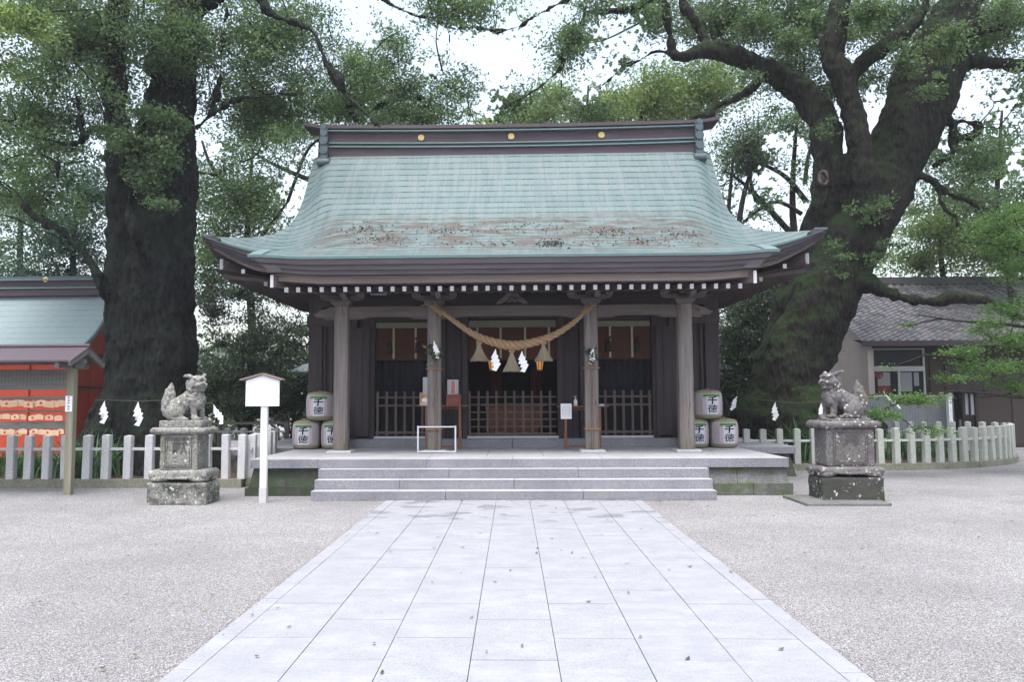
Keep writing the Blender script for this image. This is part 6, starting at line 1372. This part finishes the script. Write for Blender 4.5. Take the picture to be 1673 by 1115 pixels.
# --- the great left tree
YT = 17.7; TL = []
TL.append([(-8.15, YT, -.1, 1.45), (-8.18, YT, .4, 1.18), (-8.18, YT, 1.2, 1.03), (-8.17, YT, 2.4, .97), (-8.17, YT+.1, 4.0, .90), (-8.12, YT+.2, 5.6, .80), (-8.1, YT+.3, 7.2, .75), (-7.9, YT+.3, 9.0, .55), (-7.6, YT+.3, 12, .3)])
for a, q in ((0, .7), (.9, .6), (2, .5), (3.3, .7), (4.2, .75), (5.2, .7)):
    TL.append([(-8.2+.7*math.cos(a), YT+.7*math.sin(a), 1.6, .42), (-8.2+1.15*math.cos(a), YT+1.15*math.sin(a), .6, .38), (-8.2+1.75*math.cos(a), YT+1.75*math.sin(a), .0, .25)])
TL.append(LP(17.2, (200, 640, 24), (200, 480, 24), (196, 360, 22), (192, 260, 19), (188, 170, 18), (188, 90, 18), (196, 0, 15), (200, -80, 8)))
TL.append(LP(YT-.2, (255, 130, 26), (285, 70, 17), (325, 20, 13), (370, -20, 10), (430, -60, 7)))
TL.append(LP(16.15, (236, 430, 10, .5), (222, 385, 9.5), (213, 345, 9), (213, 305, 8), (221, 262, 8), (238, 205, 7, .2), (242, 150, 5, .5)))
TL.append(LP(16.9, (185, 212, 8, .3), (150, 214, 6), (133, 230, 6), (112, 236, 5), (80, 228, 4), (50, 222, 3.5), (20, 203, 3), (-20, 190, 2)))
TL.append(LP(16.9, (135, 235, 4), (131, 200, 4), (128, 170, 3), (118, 130, 2)))
TL.append(LP(16.7, (192, 510, 10, .6), (165, 470, 8), (148, 430, 7), (120, 395, 6), (85, 368, 6), (45, 345, 6), (28, 315, 5), (0, 296, 4), (-30, 280, 3)))
TL.append(LP(16.9, (60, 350, 3), (92, 300, 2), (93, 250, 2)))
TL.append(LP(16.6, (330, -60, 9, .2), (400, -20, 8, 0), (424, 0, 7.5), (444, 22, 7), (478, 34, 7), (512, 52, 6.8), (524, 78, 6.4), (534, 104, 6.4), (553, 124, 6), (562, 146, 5), (585, 175, 4.4), (606, 195, 3.8), (622, 207, 2.6)))
TL.append(LP(16.6, (536, 110, 3), (545, 130, 2.6), (556, 148, 2.4), (572, 178, 2.2), (590, 206, 1.8)))
TL.append(LP(20.5, (553, 124, 3), (600, 100, 2.4), (650, 105, 2), (700, 120, 1.6), (740, 150, 1.2)))
TL.append(LP(20.8, (600, 185, 2.4), (640, 165, 2), (690, 160, 1.6), (730, 178, 1.2)))
TL.append(LP(20.5, (612, 160, 1.6), (640, 140, 1.2), (660, 120, 1)))
TL.append(LP(17.5, (300, 215, 5), (335, 195, 4), (355, 150, 3.5), (365, 60, 3), (372, 10, 2)))
TL.append(LP(17.5, (320, 216, 3), (380, 165, 3), (440, 158, 2), (500, 150, 1.5)))
cr = [(150, 60, 17.5, 190, 110, 2.5, 330, 70, .26), (60, 200, 17.8, 110, 110, 1.8, 170, 60, .24), (195, 165, 16.1, 34, 30, .4, 24, 46, .14), (245, 185, 16.1, 34, 30, .4, 26, 46, .14), (214, 232, 16, 26, 28, .3, 18, 46, .13), (268, 245, 16.1, 24, 34, .3, 20, 46, .13), (248, 300, 16.1, 22, 26, .3, 14, 44, .12), (285, 195, 16.3, 28, 24, .3, 16, 46, .13), (262, 335, 16.2, 20, 16, .3, 8, 40, .11), (180, 215, 16.2, 24, 22, .3, 12, 40, .13), (240, 110, 16.5, 90, 60, 1.0, 100, 56, .19), (290, 60, 17, 90, 80, 1.8, 110, 60, .22),
      (450, 60, 19.2, 120, 75, 1.5, 190, 60, .26), (430, 170, 19.4, 115, 80, 1.6, 170, 60, .26), (580, 120, 19.5, 60, 60, 1.3, 60, 50, .24), (560, 185, 20.6, 75, 35, 1.2, 70, 60, .26), (222, 280, 16.0, 16, 20, .2, 7, 40, .1),
      (60, 330, 19, 80, 80, 1.5, 90, 50, .26), (200, -120, 17, 350, 130, 4, 260, 50, .35), (-150, -360, 13, 560, 170, 3.4, 330, 60, .5), (660, 150, 21, 75, 45, 1.6, 80, 40, .24), (740, 150, 21, 60, 45, 1.5, 60, 36, .22), (640, 70, 20, 60, 60, 1.6, 50, 36, .24), (720, 20, 19, 70, 26, 1.6, 36, 34, .24), (690, 195, 21, 60, 20, 1.2, 50, 40, .24)]  # forward clumps high above the view are added to shade platform and fence
tree('huge dark-barked camphor tree rising behind the stone posts on the left', 'tree', 'camphor_tree', (-8.2, YT, 0), TL, cr, 'leaf_camphor', .105, 'bark_left', 1, voxel=.055, twigs=.4)
# --- the great right tree
YU = 21.0; TR = []
TR.append(LP(YU, (1296, 718, 74), (1292, 680, 58), (1298, 620, 53), (1314, 560, 54), (1340, 500, 54), (1364, 450, 53), (1388, 400, 53), (1409, 350, 53), (1428, 310, 54), (1440, 285, 50)))
TR.append(LP(YU+.1, (1432, 325, 44), (1462, 255, 46), (1490, 200, 50), (1508, 140, 52), (1532, 85, 42), (1560, 20, 34), (1590, -50, 24), (1600, -140, 14)))
TR.append(LP(YU-.9, (1416, 370, 26, .3), (1413, 310, 24, .1), (1406, 250, 21), (1396, 195, 18), (1383, 150, 19), (1370, 114, 22), (1360, 85, 20), (1368, 40, 17), (1375, 0, 14), (1385, -60, 8)))
TR.append(LP(YU-.6, (1384, 138, 13), (1405, 108, 14), (1435, 82, 15), (1468, 62, 13), (1495, 35, 9), (1512, 5, 6), (1520, -30, 4)))
TR.append(LP(YU+.2, (1250, 718, 48, .4), (1258, 640, 36, .5), (1276, 560, 30, .5), (1296, 480, 26, .5), (1314, 420, 25, .4), (1335, 373, 27), (1354, 315, 27, -.4), (1355, 270, 25, -.5), (1350, 233, 24, -.4), (1343, 190, 25, -.2), (1312, 150, 21), (1265, 120, 18), (1222, 100, 16), (1180, 82, 17), (1148, 84, 14), (1122, 92, 11), (1102, 90, 9)))
TR.append(LP(YU+.2, (1098, 88, 7), (1094, 60, 7), (1088, 25, 6.5), (1082, -10, 6), (1075, -60, 4)))
TR.append(LP(YU+.3, (1160, 82, 11), (1142, 48, 9), (1122, 15, 9), (1108, -20, 7), (1095, -60, 4)))
TR.append(LP(YU+.2, (1100, 90, 5), (1072, 84, 4.5), (1045, 98, 3.6), (1020, 108, 3.2), (1003, 124, 3), (984, 140, 2.6), (968, 164, 2)))
TR.append(LP(YU, (1245, 112, 8), (1238, 132, 8), (1222, 150, 8), (1195, 162, 7.5), (1168, 172, 7), (1160, 188, 7), (1138, 192, 6), (1118, 202, 5), (1100, 212, 4)))
TR.append(LP(YU-.5, (1075, -60, 9), (1060, 0, 8), (1010, 16, 6), (960, 20, 5)))
TR.append(LP(YU-1, (1110, -70, 10), (985, -30, 7), (900, 12, 4.5), (848, 42, 3.6), (815, 50, 3.6), (780, 46, 3), (744, 47, 2.6), (735, 60, 2.2), (730, 92, 1.6)))
TR.append(LP(YU-1.5, (905, -50, 6), (735, -5, 5.5), (708, 16, 5), (688, 26, 5.5), (675, 23, 5), (640, 8, 4.5), (618, -12, 4)))
TR.append(LP(YU-1, (960, 0, 4), (945, 58, 4), (935, 76, 4.5), (915, 90, 4.5), (920, 104, 5), (905, 122, 4), (880, 143, 3.6), (845, 165, 3), (820, 185, 2.4), (812, 205, 2)))
TR.append(LP(YU-1, (918, 110, 2.4), (918, 150, 2), (922, 180, 1.6), (931, 198, 1.2), (940, 208, 1)))
TR.append(LP(YU+.1, (1530, 100, 20), (1580, 100, 12), (1625, 102, 10), (1680, 108, 9), (1740, 110, 7)))
TR.append(LP(YU-.7, (1560, 60, 16), (1600, 40, 14), (1650, 35, 11), (1720, 20, 8)))
TR.append(LP(YU-.7, (1385, 450, 34, .5), (1428, 468, 15), (1455, 480, 10), (1490, 490, 9), (1530, 492, 8.5), (1565, 488, 8), (1600, 488, 8), (1632, 498, 8), (1655, 512, 8), (1690, 530, 7), (1730, 560, 4)))
TR.append(LP(YU, (1535, 190, 8), (1556, 200, 8), (1560, 225, 8), (1555, 252, 8), (1538, 264, 7), (1524, 272, 5)))
TR.append(LP(YU, (1548, 196, 5), (1580, 200, 5.5), (1600, 205, 6), (1590, 222, 7), (1565, 226, 6)))
TR.append(LP(YU-.3, (1450, 275, 10, .3), (1475, 282, 7), (1505, 287, 6), (1530, 300, 5), (1550, 318, 4.5), (1575, 325, 4.5), (1595, 336, 4), (1608, 358, 3)))
TR.append(LP(YU-.3, (1528, 300, 4), (1535, 325, 4), (1548, 346, 3.6), (1562, 355, 3), (1567, 372, 2)))
TR.append(LP(YU-.3, (1580, 312, 3.5), (1590, 296, 4), (1620, 290, 3.4), (1650, 280, 2)))
TR.append(LP(YU-.2, (1350, 690, 40), (1410, 700, 30), (1440, 712, 20))); TR.append(LP(YU, (1262, 670, 40), (1215, 690, 30), (1190, 706, 14)))
TR.append(LP(YU-.8, (1330, 650, 40, .4), (1325, 700, 40), (1322, 716, 30)))
cr = [(1180, 30, 22.6, 130, 50, 1.2, 150, 55, .27), (1320, 40, 23, 100, 70, 1.4, 150, 60, .28), (1460, 40, 23.4, 110, 60, 1.4, 170, 60, .28), (1240, 40, 20.4, 60, 30, .5, 26, 46, .2), (1290, 70, 20.2, 40, 30, .5, 20, 46, .2), (1425, 20, 19.6, 60, 22, .5, 30, 50, .2), (1480, 92, 19.5, 26, 26, .3, 16, 46, .16), (1545, 60, 19.5, 34, 34, .4, 26, 46, .18), (1520, 150, 19.3, 22, 18, .3, 8, 40, .13), (1610, 60, 21.8, 90, 60, 2.0, 120, 60, .28), (1640, 20, 19.6, 50, 26, .6, 24, 50, .2),
      (930, 60, 20, 55, 70, 1.2, 80, 46, .22), (930, 10, 20, 160, 24, 1.5, 90, 50, .24), (840, 170, 20.4, 60, 40, 1.2, 56, 42, .22), (1040, 40, 21.8, 60, 40, 1.2, 50, 44, .24), (1290, 120, 23, 80, 40, 1.4, 80, 55, .26), (780, 14, 19, 110, 22, 1.2, 56, 38, .2), (1015, 100, 20.5, 28, 14, .4, 10, 46, .16), (1220, 130, 20.3, 24, 14, .3, 6, 40, .14), (1350, 210, 20.1, 20, 14, .3, 5, 36, .12),
      (1600, 260, 21.2, 70, 60, 1.6, 70, 46, .24), (1290, -110, 21, 450, 130, 4, 260, 50, .38), (1600, -330, 14.5, 500, 150, 3.6, 330, 60, .5), (1420, 345, 19.7, 44, 40, .4, 10, 36, .11), (1440, 420, 20, 30, 40, .4, 9, 36, .11), (1370, 400, 19.6, 26, 50, .4, 8, 30, .1), (1650, 160, 20.8, 60, 60, 1.6, 50, 50, .24), (960, 190, 20.9, 60, 20, .8, 26, 42, .22), (1360, 150, 23, 60, 30, .8, 30, 50, .2), (1430, 130, 23, 50, 30, .8, 26, 50, .22)]  # high forward clumps out of view, added for shade on the ground below
tree('great mossy camphor tree with forked trunks inside the curved posts on the right', 'tree', 'camphor_tree', (8.2, YU, 0), TR, cr, 'leaf_camphor', .12, 'bark_right', 2, voxel=.06, twigs=.35)

# --- trees beyond
G2 = 'trees growing behind the hall'
def bgtree(lab, px, Y, top, crown, mat='leaf_camphor', size=.13, seed=5, bm='bark_plain', tr_=.16, name='broadleaf_tree', twigs=.3, branches=(), flat=0., gaps=True):
    b_ = PY(px, 690, Y); tz = PY(px, top, Y).z; limbs = [[(b_.x, Y, -.1, tr_), (b_.x+.2, Y, tz*.35, tr_*.85), (b_.x-.1, Y+.2, tz*.7, tr_*.6), (b_.x+.1, Y, tz, tr_*.25)]]
    limbs += [LP(Y, *q) for q in branches]
    tree(lab, 'tree', name, (b_.x, Y, 0), limbs, crown, mat, size, bm, seed, twigs=twigs, flat=flat, group=None, gaps=gaps)
bgtree('dark glossy evergreen between the left great tree and the hall roof', 400, 24.5, 250, [(400, 330, 24.5, 90, 110, 2.4, 200, 60, .32), (430, 240, 25, 90, 60, 2, 110, 56, .3), (350, 420, 24, 60, 60, 2, 66, 60, .28), (300, 330, 25, 70, 90, 2, 80, 60, .3)], seed=11, branches=[((400, 420, 4), (440, 370, 3), (470, 330, 2)), ((400, 330, 4), (350, 280, 3), (330, 230, 2))])
bgtree('leafy tree behind the left end of the roof ridge', 520, 27, 130, [(470, 220, 27, 70, 50, 2.4, 80, 50, .34), (560, 160, 27, 90, 60, 2.4, 130, 50, .34), (640, 190, 28, 80, 40, 2, 80, 46, .34)], seed=12, branches=[((520, 300, 5), (450, 270, 3), (400, 240, 2)), ((470, 330, 3), (500, 250, 2.5), (525, 225, 2))])
bgtree('dark conifer with drooping sprays behind the red building', 110, 24, 300, [(110, 400, 24, 60, 90, 1.6, 130, 60, .32), (150, 320, 24, 50, 60, 1.4, 60, 60, .3), (60, 460, 24, 60, 50, 1.6, 60, 60, .3)], 'leaf_conifer', .13, 13, name='conifer_tree', flat=.2)
bgtree('leafy tree at the left edge above the red roof', 20, 26, 250, [(20, 330, 26, 70, 90, 2.4, 90, 56, .34), (70, 250, 26, 70, 60, 2, 70, 56, .34), (-30, 420, 27, 90, 60, 2, 70, 56, .34)], seed=14)
bgtree('light green tree behind the centre of the roof ridge', 1060, 30, 110, [(1060, 165, 30, 100, 45, 2.5, 190, 60, .4), (1150, 150, 30, 70, 45, 2, 120, 56, .38), (1000, 190, 29, 60, 30, 2, 70, 56, .36)], 'leaf_light', .16, 15)
bgtree('purplish bare-topped tree behind the ridge between two green trees', 965, 31, 140, [(965, 178, 31, 42, 36, 1.6, 80, 50, .3)], 'leaf_purple', .12, 16, twigs=.8)
bgtree('pale green tree behind the left half of the ridge', 860, 31, 150, [(870, 195, 31, 70, 30, 2, 90, 50, .36), (790, 205, 31, 50, 20, 1.5, 30, 46, .32), (905, 160, 30, 30, 35, 1.4, 40, 46, .3)], 'leaf_light', .15, 17)
bgtree('pale slender tree with open branches right of the roof', 1315, 28, 190, [(1215, 250, 28, 50, 60, 2, 80, 40, .3), (1240, 330, 28, 60, 45, 2, 80, 40, .3), (1300, 280, 28, 50, 70, 1.6, 40, 34, .28), (1180, 330, 28, 30, 40, 1.4, 40, 40, .28), (1290, 200, 28, 70, 40, 1.6, 60, 40, .3)], 'leaf_camphor', .14, 18, tr_=.2, twigs=.7,
       branches=[((1318, 330, 5), (1285, 290, 4), (1250, 270, 3), (1215, 255, 2)), ((1315, 300, 4), (1322, 250, 3), (1340, 200, 2)), ((1300, 390, 5), (1255, 340, 5), (1215, 300, 3), (1185, 280, 2)), ((1310, 350, 4), (1270, 330, 3), (1230, 350, 2.5), (1200, 380, 2)), ((1235, 330, 3), (1220, 260, 3), (1235, 220, 2), (1260, 190, 1.6))])
bgtree('dark-leaved tree with a mistletoe-like clump right of the roof', 1205, 27, 260, [(1225, 245, 27, 26, 28, .8, 46, 60, .2), (1235, 275, 27, 16, 16, .6, 16, 60, .18)], 'leaf_dark', .13, 19, twigs=.6, branches=[((1205, 380, 5), (1215, 320, 4), (1232, 260, 3), (1240, 200, 2))])
bgtree('light green tree beyond the tiled roof right of the great tree', 1560, 30, 300, [(1540, 370, 30, 90, 60, 2.5, 150, 50, .38), (1630, 400, 30, 80, 60, 2.5, 130, 50, .38), (1500, 430, 31, 60, 30, 2, 60, 50, .36)], 'leaf_light', .16, 20)
bgtree('leafy camphor at the right edge behind the twisted branches', 1660, 27, 180, [(1650, 260, 27, 80, 70, 2.4, 130, 50, .34), (1560, 320, 27, 60, 50, 2, 70, 46, .32), (1690, 350, 27, 60, 80, 2, 80, 50, .34), (1530, 250, 27, 30, 50, 1.4, 30, 46, .3)], 'leaf_camphor', .14, 21, branches=[((1660, 400, 5), (1620, 350, 3), (1580, 320, 2))])
# dark glossy shrubs
def shrub(lab, px, Y, crown, seed, mat='leaf_dark', size=.11):
    b_ = PY(px, 690, Y); mb_ = [[(b_.x, Y, -.1, .09), (b_.x+.1, Y, 1.2, .07), (b_.x-.1, Y, 2.6, .03)], [(b_.x+.1, Y, .8, .05), (b_.x+.6, Y-.2, 1.8, .02)], [(b_.x, Y, .6, .05), (b_.x-.6, Y-.1, 1.9, .02)]]
    tree(lab, 'shrub', 'evergreen_shrub', (b_.x, Y, 0), mb_, crown, mat, size, 'bark_plain', seed, gaps=False, twigs=.15)
shrub('dark glossy evergreen shrub behind the white signboard', 400, 22.3, [(400, 570, 22.3, 60, 65, 1.2, 130, 60, .2), (390, 480, 23, 50, 50, 1.2, 46, 50, .2), (430, 645, 22.3, 50, 46, 1.0, 90, 60, .2)], 31)
shrub('dark glossy evergreen shrub against the left corner of the hall', 475, 24.5, [(475, 570, 24.5, 50, 60, 1.0, 80, 60, .2), (480, 650, 24, 40, 46, 1.0, 70, 60, .2), (470, 490, 25, 50, 30, 1.0, 30, 50, .2)], 32)
shrub('dark shrub low in the gap beside the left great tree', 350, 23.5, [(355, 620, 23.5, 45, 75, 1.0, 120, 60, .2), (350, 510, 23.5, 40, 60, 1, 50, 60, .2)], 33)
shrub('dark glossy evergreen shrub against the right corner of the hall', 1215, 23.5, [(1215, 560, 23.5, 45, 70, 1.0, 200, 70, .2), (1190, 620, 23.5, 30, 60, .8, 90, 60, .2), (1235, 500, 23.7, 50, 45, 1.0, 120, 60, .22), (1270, 470, 24, 50, 40, 1.0, 80, 60, .22)], 34)
shrub('shadowed shrub between the hall and the foot of the great right tree', 1240, 25.0, [(1240, 640, 25, 60, 60, 1.0, 150, 60, .22), (1280, 570, 25.5, 50, 60, 1.0, 110, 60, .22)], 35)
shrub('low bright shrub showing under the dark ones left of the hall', 400, 26, [(395, 672, 26, 60, 22, .6, 50, 50, .2)], 36, 'leaf_light')
# maple spreading over the office
MX = 12.8; MY = 17.4; ML = [[(MX, MY, 0, .2), (MX-.1, MY, 1.6, .17), (MX-.3, MY, 3.0, .12), (MX-.8, MY, 4.6, .07)]]
ML += [LP(17, (1790, 560, 6, .4), (1700, 540, 3.4), (1640, 530, 2.4), (1570, 525, 1.6), (1500, 515, 1)), LP(16.8, (1790, 600, 6, .6), (1700, 600, 3.2), (1620, 600, 2.2), (1560, 585, 1.6), (1510, 580, 1)), LP(17, (1780, 480, 5, .4), (1690, 420, 3), (1630, 400, 2), (1570, 395, 1.2)),
       LP(16.6, (1790, 640, 4, .8), (1680, 650, 2.6), (1560, 640, 1.6), (1480, 655, 1.3), (1420, 680, .9)), LP(16.8, (1700, 600, 2), (1660, 640, 1.4), (1600, 650, 1))]
mc = [(1630, 598, 16.8, 95, 8, 1.0, 34, 55, .13), (1575, 575, 16.9, 55, 6, .8, 14, 55, .12), (1655, 555, 17, 50, 9, .9, 22, 55, .14), (1570, 618, 16.6, 50, 5, .8, 9, 55, .11), (1660, 632, 16.8, 40, 9, .8, 14, 55, .13), (1490, 652, 16.6, 65, 7, .8, 24, 50, .11), (1450, 678, 16.4, 35, 7, .5, 10, 45, .1), (1610, 533, 17.2, 65, 8, 1, 18, 50, .14),
      (1650, 395, 17, 60, 18, 1.2, 40, 55, .16), (1610, 372, 17.2, 50, 10, 1, 12, 50, .15), (1665, 440, 17.2, 40, 16, 1, 24, 55, .15), (1665, 500, 17, 36, 14, 1, 16, 55, .14), (1665, 350, 17, 40, 20, 1, 18, 55, .15), (1520, 702, 16.4, 30, 6, .4, 7, 40, .09), (1790, 500, 17.2, 60, 160, 1.6, 100, 60, .2)]
tree('bright green maple reaching in from the right in flat layers over the office', 'tree', 'maple_tree', (MX, MY, 0), ML, mc, 'leaf_maple', .072, 'bark_plain', 41, gaps=False, twigs=.9, aspect=.6, flat=.75)
NX = -10.6
tree('light-leaved branch tips hanging in the top left corner', 'tree', 'broadleaf_tree', (-9.6, 11.5, 0), [[(-9.6, 11.5, 0, .18), (-9.5, 11.5, 3, .14), (-8.6, 11.7, 6.2, .08)], LP(11.8, (-130, 60, 5), (-40, 30, 3.5), (60, 20, 2), (150, 15, 1))], [(60, 35, 11.8, 100, 32, .6, 70, 46, .12), (-40, 90, 11.8, 70, 60, .6, 40, 46, .14)], 'leaf_light', .085, 'bark_plain', 42, gaps=False, aspect=.6)
# knot hole on the left stem of the great right tree
rt = [o for o in bpy.data.objects if o.name.startswith('camphor_tree') and o.location.x > 0][0]; kc = PY(1345, 292, YU-.2-.55-.3); mb = MB()
mb.tube([kc+Vector((.10*math.cos(a), -.03*math.sin(a*2), .17*math.sin(a)-.02*math.cos(2*a))) for a in [k*math.pi/9 for k in range(19)]], .045, 8, 0); mb.ell(kc+Vector((0, .03, 0)), (.09, .05, .15), 1)
mb.build('knot_hole', ['bark_pale', 'black_wood'], rt, smooth=True)
# distant woods all round
def woods(name, pts, seed, mat, n_, h, size=.3):
    r = np.random.default_rng(seed); P = []
    for _ in range(n_):
        i = r.integers(0, len(pts)-1); t_ = r.random(); x = pts[i][0]*(1-t_)+pts[i+1][0]*t_; y = pts[i][1]*(1-t_)+pts[i+1][1]*t_
        hh = h*(.75+.4*noise.noise(Vector((x*.15, y*.15, seed)))); c = np.array([x+r.normal()*1.2, y+r.normal()*1.0, hh*r.random()**.9]); P.append(c+r.normal(size=(40, 3))*np.array([.6, .6, .4]))
    tag(leaf_cards(name, np.concatenate(P), size, mat, aspect=.6, seed=seed), kind='stuff')
woods('distant_woods', [(-45, 24), (-26, 31), (-10, 35), (0, 37), (12, 37), (30, 36), (50, 24)], 51, 'leaf_dark', 1500, 5.1)
# ================================================================== AIR
mb = MB(); mb.box(-60, 60, -8, 60, -1, 16); hz = mb.build('haze', 'gravel'); hz.data.materials.clear()
m = bpy.data.materials.new('haze_air'); m.use_nodes = True; m.node_tree.nodes.clear(); o_ = m.node_tree.nodes.new('ShaderNodeOutputMaterial'); pv = m.node_tree.nodes.new('ShaderNodeVolumePrincipled')
pv.inputs['Density'].default_value = .0008; pv.inputs['Color'].default_value = (.9, .92, 1, 1); pv.inputs['Anisotropy'].default_value = .2
m.node_tree.links.new(pv.outputs[0], o_.inputs['Volume']); hz.data.materials.append(m); tag(hz, kind='stuff')
